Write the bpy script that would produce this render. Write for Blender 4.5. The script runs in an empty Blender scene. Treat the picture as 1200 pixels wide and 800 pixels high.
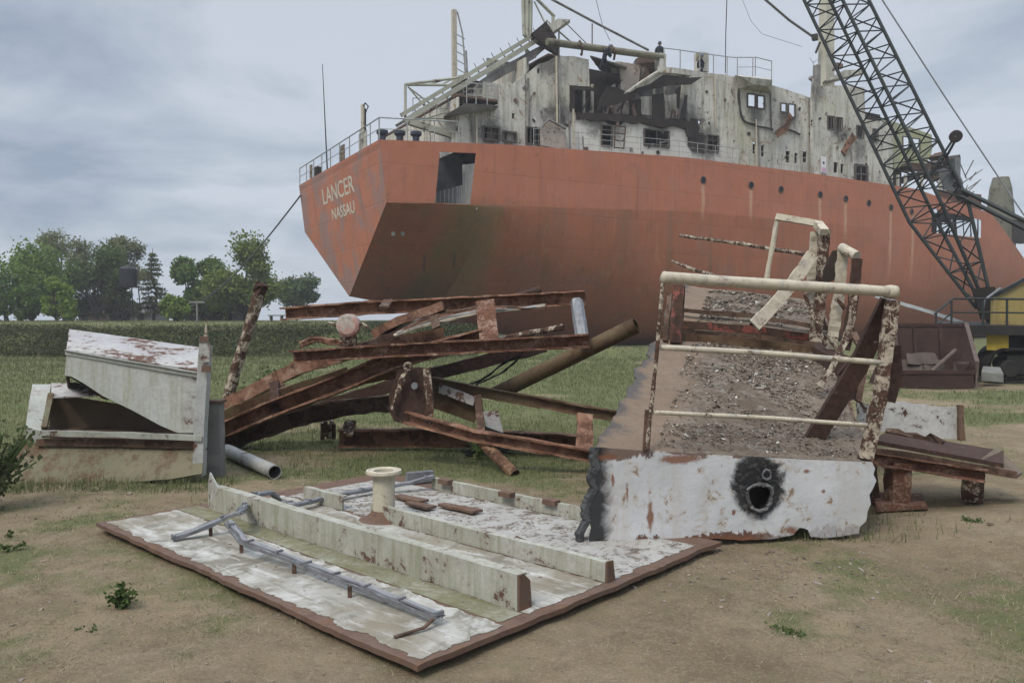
import bpy, math, random
import numpy as np
from mathutils import Vector, Matrix, noise
from mathutils.geometry import tessellate_polygon
random.seed(7); rng = np.random.default_rng(7)
sc = bpy.context.scene; COL = sc.collection
V = Vector
# ------------------------------------------------------------------ camera
CAMZ = 1.6; F = 933.3; TH = math.atan(25/F)
cd = bpy.data.cameras.new('camera'); cam = bpy.data.objects.new('camera', cd); COL.objects.link(cam)
cd.sensor_fit = 'HORIZONTAL'; cd.sensor_width = 36; cd.lens = 28; cd.clip_end = 6000; cd.clip_start = .05
cam.location = (0, 0, CAMZ); cam.rotation_euler = (math.pi/2 - TH, 0, 0)
sc.camera = cam
def ray(px, py):                       # direction seen at a photograph position (1200 x 800)
    a = px-600; b = 400-py
    return V((a, F*math.cos(TH)+b*math.sin(TH), -F*math.sin(TH)+b*math.cos(TH)))
def P(px, py, Y):                      # at distance Y
    d = ray(px, py); return V((d.x*Y/d.y, Y, CAMZ+d.z*Y/d.y))
def G(px, py, z=0.0):                  # on a level plane
    d = ray(px, py); k = (z-CAMZ)/d.z; return V((d.x*k, d.y*k, z))
def PL(px, py, p0, n):                 # on any plane
    d = ray(px, py); c = V((0, 0, CAMZ)); k = (V(p0)-c).dot(n)/d.dot(n); return c+d*k
def sstep(a, b, x):
    t = min(1, max(0, (x-a)/(b-a))); return t*t*(3-2*t)
def interp(tab, x):
    if x <= tab[0][0]: return tab[0][1]
    for (a, u), (b, v) in zip(tab, tab[1:]):
        if x <= b: return u+(v-u)*(x-a)/(b-a)
    return tab[-1][1]
# ------------------------------------------------------------------ objects
class MB:
    def __init__(s): s.v = []; s.f = []
    def add(s, vs, fs):
        o = len(s.v); s.v += [V(p) for p in vs]; s.f += [tuple(i+o for i in f) for f in fs]; return s
    def box(s, c, d, rz=0, rx=0, ry=0):
        m = Matrix.Translation(V(c)) @ Matrix.Rotation(rz, 4, 'Z') @ Matrix.Rotation(ry, 4, 'Y') @ Matrix.Rotation(rx, 4, 'X')
        x, y, z = d[0]/2, d[1]/2, d[2]/2
        vs = [m @ V(p) for p in ((-x,-y,-z),(x,-y,-z),(x,y,-z),(-x,y,-z),(-x,-y,z),(x,-y,z),(x,y,z),(-x,y,z))]
        return s.add(vs, [(0,3,2,1),(4,5,6,7),(0,1,5,4),(1,2,6,5),(2,3,7,6),(3,0,4,7)])
    def hexa(s, a, b):                 # two quads joined
        return s.add(list(a)+list(b), [(3,2,1,0),(4,5,6,7),(0,1,5,4),(1,2,6,5),(2,3,7,6),(3,0,4,7)])
    def sweep(s, prof, pts, up=(0,0,1), jit=0, step=None, scale=None):
        pts = [V(p) for p in pts]
        if step:
            q = [pts[0]]
            for a, b in zip(pts, pts[1:]):
                n = max(1, int((b-a).length/step))
                q += [a.lerp(b, (i+1)/n) for i in range(n)]
            pts = q
        n = len(prof); o = len(s.v); m = len(pts)
        for i, p in enumerate(pts):
            t = (pts[min(i+1, m-1)]-pts[max(i-1, 0)]).normalized()
            u0 = V(up)
            if abs(t.dot(u0)) > .98: u0 = V((1, 0, 0)) if abs(t.x) < .9 else V((0, 1, 0))
            sd = t.cross(u0).normalized(); uu = sd.cross(t)
            k = scale(i/(m-1)) if scale else 1
            for a, b in prof:
                w = p+sd*a*k+uu*b*k
                if jit: w = w+V((random.gauss(0, jit), random.gauss(0, jit), random.gauss(0, jit)))
                s.v.append(w)
        for i in range(m-1):
            for j in range(n):
                a = o+i*n+j; b = o+i*n+(j+1) % n
                s.f.append((a, b, b+n, a+n))
        s.f.append(tuple(range(o+n-1, o-1, -1))); s.f.append(tuple(range(o+(m-1)*n, o+m*n)))
        return s
    def tube(s, pts, r, n=10, **k): return s.sweep(circ(r, n), pts, **k)
    def pipe(s, a, b, r, th=.008, n=20, jit=0):   # hollow, open ends
        a, b = V(a), V(b); t = (b-a).normalized(); u = t.orthogonal().normalized(); w = t.cross(u)
        o = len(s.v); K = 8
        for k in range(K+1):
            for i in range(n):
                an = 2*math.pi*i/n; d = u*math.cos(an)+w*math.sin(an); c = a.lerp(b, k/K)
                rr = r+random.gauss(0, jit) if jit else r
                s.v += [c+d*rr, c+d*(r-th)]
        for k in range(K):
            for i in range(n):
                j = (i+1) % n; q = o+k*2*n; q2 = q+2*n
                s.f += [(q+2*i, q+2*j, q2+2*j, q2+2*i), (q+2*i+1, q2+2*i+1, q2+2*j+1, q+2*j+1)]
        for q in (o, o+K*2*n):
            for i in range(n):
                j = (i+1) % n; s.f.append((q+2*i, q+2*i+1, q+2*j+1, q+2*j))
        return s
    def lathe(s, c, prof, n=24, ax=(0,0,1), ang=2*math.pi):
        c = V(c); t = V(ax).normalized(); u = t.orthogonal().normalized(); w = t.cross(u); o = len(s.v)
        for r, z in prof:
            for i in range(n):
                a = 2*math.pi*i/n; s.v.append(c+t*z+(u*math.cos(a)+w*math.sin(a))*r)
        for k in range(len(prof)-1):
            for i in range(n):
                j = (i+1) % n; s.f.append((o+k*n+i, o+k*n+j, o+(k+1)*n+j, o+(k+1)*n+i))
        return s
    def plate(s, outer, th, nrm, holes=()):        # polygon (3-D points in one plane) with holes, given thickness
        nrm = V(nrm).normalized(); loops = [[V(p) for p in outer]]+[[V(p) for p in h] for h in holes]
        cen = sum(loops[0], V((0,0,0)))/len(loops[0]); loops = [[p-nrm*((p-cen).dot(nrm)) for p in l] for l in loops]
        flat = [p for l in loops for p in l]; tris = tessellate_polygon(loops)
        n = len(flat); o = len(s.v)
        s.v += flat+[p+nrm*th for p in flat]
        for t in tris:
            a, b, c = (flat[i] for i in t); k = (b-a).cross(c-a)
            t2 = t if k.dot(nrm) < 0 else (t[0], t[2], t[1])
            s.f.append(tuple(i+o for i in t2)); s.f.append((t2[0]+o+n, t2[2]+o+n, t2[1]+o+n))
        q = o
        for l in loops:
            for i in range(len(l)):
                j = (i+1) % len(l); s.f.append((q+i, q+j, q+j+n, q+i+n))
            q += len(l)
        return s
    def build(s, name, mat, parent=None, label=None, bevel=0, smooth=False, local=False, origin=None):
        me = bpy.data.meshes.new(name); ob = bpy.data.objects.new(name, me); COL.objects.link(ob)
        if parent is not None:
            root = parent
            while root.parent: root = root.parent
            ob.parent = parent
            vs = s.v if (local or root.name not in ORG) else [p-ORG[root.name] for p in s.v]
            if parent is not root and parent.get('_o'): pass
        else:
            lo = V((min(p.x for p in s.v), min(p.y for p in s.v), min(p.z for p in s.v)))
            hi = V((max(p.x for p in s.v), max(p.y for p in s.v), max(p.z for p in s.v)))
            og = V(origin) if origin is not None else V(((lo.x+hi.x)/2, (lo.y+hi.y)/2, lo.z))
            ob.location = og; ORG[ob.name] = og; vs = [p-og for p in s.v]
        me.from_pydata([tuple(p) for p in vs], [], s.f)
        me.materials.append(mat)
        if smooth: me.shade_smooth()
        if label: ob['label'] = label
        if bevel:
            m = ob.modifiers.new('bevel', 'BEVEL'); m.width = bevel; m.segments = 1; m.limit_method = 'ANGLE'; m.angle_limit = math.radians(50)
        return ob
ORG = {}
def circ(r, n=10): return [(r*math.cos(-2*math.pi*i/n), r*math.sin(-2*math.pi*i/n)) for i in range(n)]
def rect(w, h): return [(-w/2,-h/2),(-w/2,h/2),(w/2,h/2),(w/2,-h/2)]
def chan(w, h, th, sgn=1):             # C channel, web on one side, flanges w wide, h high
    p = [(0,-h/2),(0,h/2),(w,h/2),(w,h/2-th),(th,h/2-th),(th,-h/2+th),(w,-h/2+th),(w,-h/2)]
    return p if sgn > 0 else [(-a, b) for a, b in reversed(p)]
def ell(w, h, th, sgn=1):              # angle bar: leg down h, leg sideways w at the top
    p = [(0,-h),(0,0),(w,0),(w,-th),(th,-th),(th,-h)]
    return p if sgn > 0 else [(-a, b) for a, b in reversed(p)]
def ibeam(w, h, th):
    a, b, t = w/2, h/2, th/2
    return [(-a,-b),(-a,-b+th),(-t,-b+th),(-t,b-th),(-a,b-th),(-a,b),(a,b),(a,b-th),(t,b-th),(t,-b+th),(a,-b+th),(a,-b)]
def thing(name, label, cat, loc, rz=0, group=None):
    o = bpy.data.objects.new(name, None); COL.objects.link(o); o.empty_display_size = .2
    o.location = loc; o.rotation_euler = (0, 0, rz); o['label'] = label; o['category'] = cat
    if group: o['group'] = group
    ORG[o.name] = V(loc); return o
def tag(o, label, cat, group=None):
    o['label'] = label; o['category'] = cat
    if group: o['group'] = group
    return o
def rag(pts, step, amp, closed=True, freq=3.0, seed=0):      # torn outline
    out = []; n = len(pts)
    for i in range(n if closed else n-1):
        a, b = V(pts[i]), V(pts[(i+1) % n]); L = (b-a).length; k = max(1, int(L/step))
        for j in range(k):
            p = a.lerp(b, j/k); q = p*freq+V((seed, seed*1.7, 0))
            d = noise.noise_vector(q)*amp+noise.noise_vector(q*4.1)*amp*.45
            e = (b-a).normalized() if L else V((1,0,0))
            out.append(p+(d if j else d*.6)-e*0)
    return out
# ------------------------------------------------------------------ materials
def new_mat(name):
    m = bpy.data.materials.new(name); m.use_nodes = True; nt = m.node_tree
    b = nt.nodes['Principled BSDF']; return m, nt, b
def L(nt, a, b): nt.links.new(a, b)
class N:
    def __init__(s, nt, seeded=True):
        s.nt = nt; tc = s.n('ShaderNodeTexCoord'); s.co = tc.outputs['Object']
        if seeded:
            oi = s.n('ShaderNodeObjectInfo'); mu = s.n('ShaderNodeMath', operation='MULTIPLY'); mu.inputs[1].default_value = 37
            L(nt, oi.outputs['Random'], mu.inputs[0]); ad = s.n('ShaderNodeVectorMath', operation='ADD')
            L(nt, s.co, ad.inputs[0]); L(nt, mu.outputs[0], ad.inputs[1]); s.sco = ad.outputs[0]
        else: s.sco = s.co
    def n(s, t, **k):
        x = s.nt.nodes.new(t)
        for a, b in k.items(): setattr(x, a, b)
        return x
    def noise(s, scale, detail=6, rough=.6, dist=0, vec=None, stretch=None):
        v = vec or s.sco
        if stretch:
            mp = s.n('ShaderNodeMapping'); mp.inputs['Scale'].default_value = stretch; L(s.nt, v, mp.inputs['Vector']); v = mp.outputs[0]
        x = s.n('ShaderNodeTexNoise'); x.inputs['Scale'].default_value = scale; x.inputs['Detail'].default_value = detail
        x.inputs['Roughness'].default_value = rough; x.inputs['Distortion'].default_value = dist
        L(s.nt, v, x.inputs['Vector']); return x.outputs['Fac']
    def ramp(s, f, a, b, va=0, vb=1):
        x = s.n('ShaderNodeMapRange'); x.inputs[1].default_value = a; x.inputs[2].default_value = b
        x.inputs[3].default_value = va; x.inputs[4].default_value = vb; L(s.nt, f, x.inputs[0]); return x.outputs[0]
    def mix(s, f, a, b):
        x = s.n('ShaderNodeMix', data_type='RGBA')
        if isinstance(f, (int, float)): x.inputs[0].default_value = f
        else: L(s.nt, f, x.inputs[0])
        for q, i in ((a, 6), (b, 7)):
            if isinstance(q, (tuple, list)): x.inputs[i].default_value = (*q, 1)
            else: L(s.nt, q, x.inputs[i])
        return x.outputs[2]
    def math(s, op, a, b=None, c=None):
        x = s.n('ShaderNodeMath', operation=op)
        for i, q in enumerate((a, b, c)):
            if q is None: continue
            if isinstance(q, (int, float)): x.inputs[i].default_value = q
            else: L(s.nt, q, x.inputs[i])
        return x.outputs[0]
    def sep(s):
        x = s.n('ShaderNodeSeparateXYZ'); L(s.nt, s.co, x.inputs[0]); return x.outputs
    def dist(s, p, vec=None):
        x = s.n('ShaderNodeVectorMath', operation='DISTANCE'); L(s.nt, vec or s.co, x.inputs[0]); x.inputs[1].default_value = p; return x.outputs['Value']
    def bump(s, b, h, strength=.4, dist=.01):
        x = s.n('ShaderNodeBump'); x.inputs['Strength'].default_value = strength; x.inputs['Distance'].default_value = dist
        L(s.nt, h, x.inputs['Height']); L(s.nt, x.outputs[0], b.inputs['Normal'])
def peel(name, paint, rust, amt=.5, scale=4, paint2=None, rust2=None, streak=None, streak_amt=.5, rough=.6, edge=.02, bump=.5, bd=.006, blotch=None, ss=2.0):
    """paint flaking off to rust: amt = share of bare metal"""
    m, nt, b = new_mat(name); n = N(nt)
    th = .5+(.5-amt)*.55
    a0_ = n.noise(scale, 10, .68, .5); a1_ = n.noise(scale*5.5, 8, .7, .3); a = n.math('ADD', n.math('MULTIPLY', a0_, .62), n.math('MULTIPLY', a1_, .38)); th = .5+(th-.5)*.8; mask = n.ramp(a, th-edge, th+edge)
    pc = n.mix(n.ramp(n.noise(scale*.35, 5, .6), .35, .65), paint, paint2 or tuple(c*.8 for c in paint))
    if blotch: pc = n.mix(n.ramp(n.noise(scale*.6, 6, .7, .6), .52, .66, 0, .8), pc, blotch)
    if streak:
        st = n.noise(ss, 6, .65, 0, stretch=(5, 5, .35)); pc = n.mix(n.ramp(st, .46, .7, 0, streak_amt), pc, streak)
    rc = n.mix(n.ramp(n.noise(scale*2.3, 8, .7), .35, .65), rust, rust2 or tuple(c*.45 for c in rust))
    fine = n.noise(scale*14, 4, .7)
    pc = n.mix(n.ramp(a, th-.10, th, 0, .6), pc, tuple(p_*.45+r_*.55+.01 for p_, r_ in zip(paint, rust)))
    pc = n.mix(n.ramp(n.noise(scale*1.7, 7, .75), .48, .72, 0, .35), pc, tuple(x*.55 for x in paint))
    c = n.mix(mask, pc, rc)
    c = n.mix(n.ramp(fine, .4, .75, 0, .25), c, (.05, .042, .035))
    L(nt, c, b.inputs['Base Color']); b.inputs['Roughness'].default_value = rough
    r = n.ramp(mask, 0, 1, rough, .92); L(nt, r, b.inputs['Roughness'])
    b.inputs['Specular IOR Level'].default_value = .25
    h = n.math('ADD', n.math('MULTIPLY', mask, -.5), n.math('MULTIPLY', fine, .5)); h = n.math('ADD', h, n.math('MULTIPLY', n.noise(scale*.5, 3), 1.5))
    n.bump(b, h, bump, bd); return m
def plain(name, c, rough=.7, var=.3, scale=6, metal=0, bump=.2, c2=None):
    m, nt, b = new_mat(name); n = N(nt)
    f = n.noise(scale, 7, .65); L(nt, n.mix(n.ramp(f, .3, .7), c, c2 or tuple(x*(1-var) for x in c)), b.inputs['Base Color'])
    b.inputs['Roughness'].default_value = rough; b.inputs['Metallic'].default_value = metal; b.inputs['Specular IOR Level'].default_value = .25
    n.bump(b, n.noise(scale*6, 5), bump, .01); return m
M = {}
RUST = (.13, .048, .022); RUSTD = (.045, .022, .014); CREAM = (.52, .47, .36)
M['beam'] = peel('rusty_red_beam', (.265, .130, .080), (.150, .070, .042), .46, 4.5, (.215, .115, .07), (.06, .032, .022), blotch=(.42, .32, .24), edge=.05)
M['beamdark'] = peel('dark_rusty_beam', (.125, .070, .045), (.080, .045, .030), .5, 4, (.10, .062, .038), (.04, .025, .017), blotch=(.13, .10, .055))
M['beampatch'] = peel('beam_with_paint_patches', (.36, .26, .19), (.155, .065, .038), .60, 7, (.22, .10, .065), (.07, .035, .022), edge=.05)
M['olive'] = peel('olive_stained_pipe', (.125, .085, .040), (.10, .052, .028), .5, 4, (.10, .078, .036), (.055, .03, .018), edge=.08)
M['cream'] = peel('cream_rail_paint', (.47, .42, .33), (.10, .045, .027), .30, 9, (.50, .45, .34), (.045, .022, .015), blotch=(.30, .30, .29))
M['creamold'] = peel('flaking_cream_paint', (.44, .38, .29), (.095, .046, .030), .53, 9, (.42, .37, .28), (.03, .018, .013))
M['brownbar'] = peel('brown_bar', (.30, .25, .20), (.072, .038, .028), .78, 9, (.3, .26, .22), (.03, .017, .013))
M['bare'] = peel('bare_brown_steel', (.150, .092, .066), (.085, .052, .040), .45, 5, (.115, .078, .060), (.16, .085, .045), edge=.08)
M['redbeam'] = peel('red_lead_beam', (.21, .045, .032), (.075, .042, .028), .55, 4)
M['white'] = peel('weathered_white_paint', (.48, .48, .45), (.13, .05, .03), .20, 3.2, (.50, .51, .50), (.06, .03, .02), streak=(.33, .33, .25), streak_amt=.7)
M['whitewedge'] = peel('mossy_white_paint', (.40, .405, .38), (.115, .058, .038), .24, 2.0, (.32, .33, .30), (.07, .032, .02), streak=(.27, .28, .20), streak_amt=.8, ss=4)
M['whitetop'] = peel('white_top_with_rust_patches', (.47, .46, .43), (.14, .085, .065), .37, 2.0, (.33, .33, .34), (.10, .05, .035), edge=.008)
M['tan'] = peel('tan_green_stained_panel', (.155, .135, .078), (.11, .07, .042), .42, 3.2, (.115, .115, .06), (.09, .045, .025), edge=.06)
M['galv'] = plain('galvanised_steel', (.23, .235, .245), .5, .45, 12, .35)
M['dark'] = plain('sooty_dark_steel', (.022, .019, .018), .9, .4, 5)
M['burn'] = plain('burnt_edge', (.018, .018, .019), .7, .3, 9, c2=(.09, .09, .09))
M['lead'] = plain('melted_lip', (.30, .30, .28), .6, .6, 20)
M['crane'] = plain('dark_green_grey_crane_paint', (.030, .036, .036), .55, .35, 3)
M['yellow'] = peel('crane_yellow_paint', (.34, .26, .085), (.12, .07, .04), .26, 3, (.29, .235, .09), streak=(.2, .15, .08))
M['track'] = plain('oily_black_steel', (.03, .027, .024), .75, .5, 4)
M['skip'] = plain('skip_brown_steel', (.062, .034, .027), .85, .5, 2.5)
M['skiprim'] = plain('skip_worn_rim', (.13, .095, .08), .8, .5, 6)
M['black'] = plain('black_cloth', (.012, .012, .014), .9)
M['rope'] = plain('grey_rope', (.10, .10, .10), .9)
M['concrete'] = plain('grey_concrete', (.21, .21, .19), .9, .35, 4)
HAZE = .0010
# ------------------------------------------------------------------ sky and light
w = bpy.data.worlds.new('World'); sc.world = w; w.use_nodes = True; nt = w.node_tree; bg = nt.nodes['Background']
SUN_EL, SUN_AZ = 52, 215               # sun behind the camera, to the left, veiled by cloud
sky = nt.nodes.new('ShaderNodeTexSky'); sky.sky_type = 'NISHITA'; sky.sun_disc = False
sky.sun_elevation = math.radians(SUN_EL); sky.sun_rotation = math.radians(SUN_AZ)
n = N(nt, False); tc = nt.nodes.new('ShaderNodeTexCoord'); gen = tc.outputs['Generated']
sp = nt.nodes.new('ShaderNodeSeparateXYZ'); L(nt, gen, sp.inputs[0])
zz = n.math('MAXIMUM', sp.outputs[2], 0.0)
den = n.math('ADD', zz, .16)
cx = nt.nodes.new('ShaderNodeCombineXYZ'); L(nt, n.math('DIVIDE', sp.outputs[0], den), cx.inputs[0]); L(nt, n.math('DIVIDE', sp.outputs[1], den), cx.inputs[1]); cx.inputs[2].default_value = 1.3
c1 = n.noise(1.15, 9, .60, .35, vec=cx.outputs[0]); c2 = n.noise(.45, 3, .5, 0, vec=cx.outputs[0])
f = n.math('ADD', n.math('MULTIPLY', c1, .6), n.math('MULTIPLY', c2, .5))
cl = n.mix(n.ramp(f, .44, .62), (2.1, 2.55, 3.3), (4.35, 4.7, 5.2))
up = n.ramp(zz, .40, .85, 1.0, 3.4)
mu = nt.nodes.new('ShaderNodeVectorMath'); mu.operation = 'SCALE'; L(nt, cl, mu.inputs[0]); L(nt, up, mu.inputs['Scale'])
L(nt, n.mix(.90, sky.outputs[0], mu.outputs[0]), bg.inputs[0]); bg.inputs[1].default_value = .10
sd = bpy.data.lights.new('sun', 'SUN'); so = bpy.data.objects.new('sun', sd); COL.objects.link(so)
sd.energy = 1.9; sd.angle = math.radians(22); sd.color = (1, .93, .82)
az = math.radians(SUN_AZ); el = math.radians(SUN_EL)
sdir = V((math.sin(az)*math.cos(el), math.cos(az)*math.cos(el), math.sin(el)))
so.rotation_euler = sdir.to_track_quat('Z', 'Y').to_euler(); so.location = (0, 0, 60)
sc.view_settings.view_transform = 'Standard'; sc.view_settings.look = 'None'; sc.view_settings.gamma = 1; sc.view_settings.exposure = 0.5
# ------------------------------------------------------------------ ground
def nz(x, y, s, k=0): return noise.noise(V((x*s+k, y*s-k, k*.37)))
def height(x, y):
    h = .022*nz(x, y, .9)+.012*nz(x, y, 3.1, 5)+.005*nz(x, y, 11, 9)
    if y > 12: h += .05*nz(x, y, .22, 3)*sstep(12, 20, y)
    foot = 34.3+1.2*nz(x, y, .12, 7)+.5*nz(x, y, .5, 2)
    b = 1.08*sstep(foot, foot+2.6, y)+.40*sstep(foot+2.6, foot+26, y)
    k = 1-sstep(-3, 4, x+.1*(y-40)); h += b*k*(1+.06*nz(x, y, .4, 4))
    if x > 1 and 2 < y < 16:
        for x0 in (2.5, 4.15): h -= .028*max(0, 1-abs(x-x0-.22*(y-4)-.15*math.sin(y*.7))/.16)*(.6+.8*nz(x, y, 2.2, 8))
    h += .16*sstep(1.6, .2, math.hypot((x-4.9)/1.5, (y-5.9)/.9)) if abs(x-5) < 4 and y < 9 else 0   # low dirt hump on the right
    h += .35*sstep(1, .2, math.hypot((x-4.4)/4.2, (y-36)/3.0)) if 0 < x < 9 and 30 < y < 42 else 0   # spoil by the hull
    return h
def grassy(x, y):                      # 0 bare dirt .. 1 turf
    n1 = nz(x, y, .45, 1)*.5+nz(x, y, 1.7, 2)*.35+nz(x, y, 6, 3)*.15
    if y > 34: base = .8
    else:
        bl = interp(((0, .16), (5.5, .22), (7, .34), (8.6, .50), (10, .66), (13, .85), (20, .95)), y)-(.12 if x > -1.5 and y < 8 else 0)
        br_ = interp(((0, .16), (7, .2), (9, .30), (12, .30), (13.5, .62), (17, .66), (19, .35), (24, .4), (32, .7)), y)
        k = sstep(.8, 5.2, x-.10*y+2*nz(x, y, .3, 6)+.6); base = bl*(1-k)+br_*k
    if x < -3.2 and 4 < y < 9: base += .10
    return min(1, max(0, base+.06+n1*1.05))
xs = sorted(set([round(v, 3) for v in np.arange(-9, 9.01, .09)]+[round(s*v, 2) for s in (-1, 1) for v in [9+.25*i*(1+.03*i) for i in range(1, 90)]]+[-400, 400, -900, 900, -3000, 3000]))
ys = sorted(set([round(v, 3) for v in np.arange(1.5, 12, .08)]+[round(12+.2*i*(1+.012*i), 2) for i in range(1, 140)]+[-40, -20, -10, -5, -2, 0, .8, 160, 220, 320, 600, 1200, 3500]))
ys = [y for y in ys if y < 3600]
vs = [(x, y, height(x, y)) for y in ys for x in xs]; nx = len(xs)
fs = [(j*nx+i, j*nx+i+1, (j+1)*nx+i+1, (j+1)*nx+i) for j in range(len(ys)-1) for i in range(nx-1)]
me = bpy.data.meshes.new('ground'); me.from_pydata(vs, [], fs); me.shade_smooth()
at = me.attributes.new('turf', 'FLOAT', 'POINT'); at.data.foreach_set('value', [grassy(x, y) for x, y, z in vs])
ground = bpy.data.objects.new('ground', me); COL.objects.link(ground); ground['kind'] = 'structure'
m, nt, b = new_mat('dirt_and_turf'); n = N(nt, False)
a = nt.nodes.new('ShaderNodeAttribute'); a.attribute_name = 'turf'
d = n.mix(n.ramp(n.noise(.8, 7, .65, .4), .38, .62), (.155, .118, .070), (.255, .198, .125))
d = n.mix(n.ramp(n.noise(5, 9, .78, .4), .44, .66, 0, .7), d, (.13, .098, .064))
d = n.mix(n.ramp(n.noise(1.7, 8, .75, .8), .50, .64, 0, .6), d, (.27, .218, .15))
d = n.mix(n.ramp(n.noise(60, 6, .8), .50, .66, 0, .7), d, (.34, .285, .20))
d = n.mix(n.ramp(n.noise(90, 5, .8), .54, .68, 0, .7), d, (.085, .065, .045))
d = n.mix(n.ramp(n.noise(2.6, 7, .7, .5), .54, .66, 0, .5), d, (.15, .145, .075))
g = n.mix(n.ramp(n.noise(.5, 6, .65), .35, .65), (.105, .122, .050), (.145, .148, .070))
g = n.mix(n.ramp(n.noise(9, 8, .75), .45, .7, 0, .6), g, (.045, .055, .020))
mk = n.math('ADD', a.outputs['Fac'], n.math('MULTIPLY', n.math('SUBTRACT', n.noise(5, 8, .7), .5), .9))
L(nt, n.mix(n.ramp(mk, .42, .66), d, g), b.inputs['Base Color']); b.inputs['Roughness'].default_value = .97; b.inputs['Specular IOR Level'].default_value = .1
n.bump(b, n.math('ADD', n.noise(22, 9, .75), n.math('MULTIPLY', n.noise(4, 6), 1.2)), .9, .03)
me.materials.append(m)
river = MB().add([(-2500, 135, -.6), (0, 135, -.6), (0, 3400, -.6), (-2500, 3400, -.6)], [(0, 1, 2, 3)])
# ------------------------------------------------------------------ grass (uncountable)
def leafmat(name, c, c2, scale=1.0, rough=.8, trans=.25, white=.8):
    m, nt, b = new_mat(name); n = N(nt, False)
    col = n.mix(n.ramp(n.noise(scale, 4, .6), .35, .65), c, c2)
    wn = nt.nodes.new('ShaderNodeTexWhiteNoise'); gm = nt.nodes.new('ShaderNodeNewGeometry'); wn.noise_dimensions = '1D'
    L(nt, gm.outputs['Random Per Island'], wn.inputs['W'])
    col = n.mix(n.ramp(wn.outputs['Value'], 0, 1, 0, white), col, tuple(x*.45 for x in c))
    L(nt, col, b.inputs['Base Color']); b.inputs['Roughness'].default_value = rough; b.inputs['Specular IOR Level'].default_value = .15
    tr = nt.nodes.new('ShaderNodeBsdfTranslucent'); L(nt, col, tr.inputs[0]); mx = nt.nodes.new('ShaderNodeMixShader'); mx.inputs[0].default_value = trans
    L(nt, b.outputs[0], mx.inputs[1]); L(nt, tr.outputs[0], mx.inputs[2]); L(nt, mx.outputs[0], nt.nodes['Material Output'].inputs[0]); return m
M['grass'] = leafmat('grass_blades', (.125, .150, .062), (.165, .170, .080), .6, white=.45)
M['dry'] = leafmat('dry_straw', (.38, .32, .20), (.26, .24, .13), 1.2)
M['weed'] = leafmat('weed_leaves', (.075, .115, .035), (.10, .14, .05), 4)
M['scrub'] = leafmat('scrub_leaves', (.070, .084, .040), (.10, .106, .052), .25, white=.5)
def blades(P0, H, W, lean=.5):
    n = len(P0); a = rng.uniform(0, 2*np.pi, n); d = np.stack([np.cos(a), np.sin(a), 0*a], 1)
    e = np.stack([-np.sin(a+rng.normal(0, .8, n)), np.cos(a), 0*a], 1)*rng.normal(0, lean, n)[:, None]*H[:, None]
    v = np.empty((n, 3, 3)); v[:, 0] = P0-d*W[:, None]/2; v[:, 1] = P0+d*W[:, None]/2; v[:, 2] = P0+e+np.array([0, 0, 1])*H[:, None]
    return v.reshape(-1, 3), 3
def quads(C, S, flat=.5, asp=.55):
    n = len(C); a = rng.normal(0, 1, (n, 3)); a /= np.linalg.norm(a, axis=1)[:, None]
    b = rng.normal(0, 1, (n, 3)); b = np.cross(a, b); b /= np.linalg.norm(b, axis=1)[:, None]
    a = a*S[:, None]/2; b = b*S[:, None]*asp/2
    v = np.stack([C-a-b*.6, C+a*.1-b, C+a+b*.1, C-a*.1+b], 1); return v.reshape(-1, 3), 4
def raw(name, v, k, mat, parent=None, origin=(0, 0, 0)):
    me = bpy.data.meshes.new(name); n = len(v); og = np.array(origin, float)
    me.vertices.add(n); me.vertices.foreach_set('co', (v-og).astype(np.float32).ravel())
    me.loops.add(n); me.loops.foreach_set('vertex_index', np.arange(n, dtype=np.int32))
    me.polygons.add(n//k); me.polygons.foreach_set('loop_start', np.arange(0, n, k, dtype=np.int32))
    me.update(calc_edges=True); me.validate(); me.materials.append(mat)
    o = bpy.data.objects.new(name, me); COL.objects.link(o)
    if parent is not None: o.parent = parent
    else: o.location = origin
    return o
def scatter(n, y0, y1, power, lo=.0, hi=1.0, halfw=.72):
    y = y0+(y1-y0)*rng.random(n)**power; x = (rng.random(n)*2-1)*y*halfw
    out = []
    for a, b in zip(x, y):
        t = grassy(a, b)+.35*nz(a, b, 8, 4)
        if lo+(hi-lo)*rng.random() < t: out.append((a, b, height(a, b)-.004))
    return np.array(out)
p = scatter(150000, 6.0, 36, 1.7, .42, .95)
y = p[:, 1]; H = rng.uniform(.5, 1.4, len(p))*np.interp(y, [6, 9, 14, 36], [.022, .035, .06, .12]); W = H*.0+np.interp(y, [6, 36], [.006, .035])
v, k = blades(p, H, W); o = raw('grass', v, k, M['grass']); o['kind'] = 'stuff'; tag(o, 'short green grass covering the ground up to the ship', 'grass')
p = scatter(170000, 2.2, 13, 1.3, .10, .7)
y = p[:, 1]; H = rng.uniform(.4, 1.5, len(p))*.018; v, k = blades(p, H, H*0+.0035+.0004*y, 1.6)
o = raw('dry_grass', v, k, M['dry']); o['kind'] = 'stuff'; tag(o, 'sparse dry straw scattered on the bare brown dirt', 'dry grass')
C = []
for i in range(75000):
    x = rng.uniform(-30, -1.5); f = 34.6+1.2*nz(x, 35, .12, 7); yy = f+rng.uniform(-.3, 2.3)
    c = .60+nz(x, yy, .35, 8)*1.1
    if rng.random() > c: continue
    C.append((x, yy, height(x, yy)+rng.random()**1.5*(.08+.38*c)))
C = np.array(C); v, k = quads(C, rng.uniform(.05, .14, len(C))); o = raw('bank_scrub', v, k, M['scrub']); o['kind'] = 'stuff'; tag(o, 'dark low scrub covering the face of the grassy bank', 'scrub')
p = np.array([(a, b, height(a, b)-.02) for a, b in zip(rng.uniform(-45, 3, 30000), 34+rng.random(30000)**1.3*30)])
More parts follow.
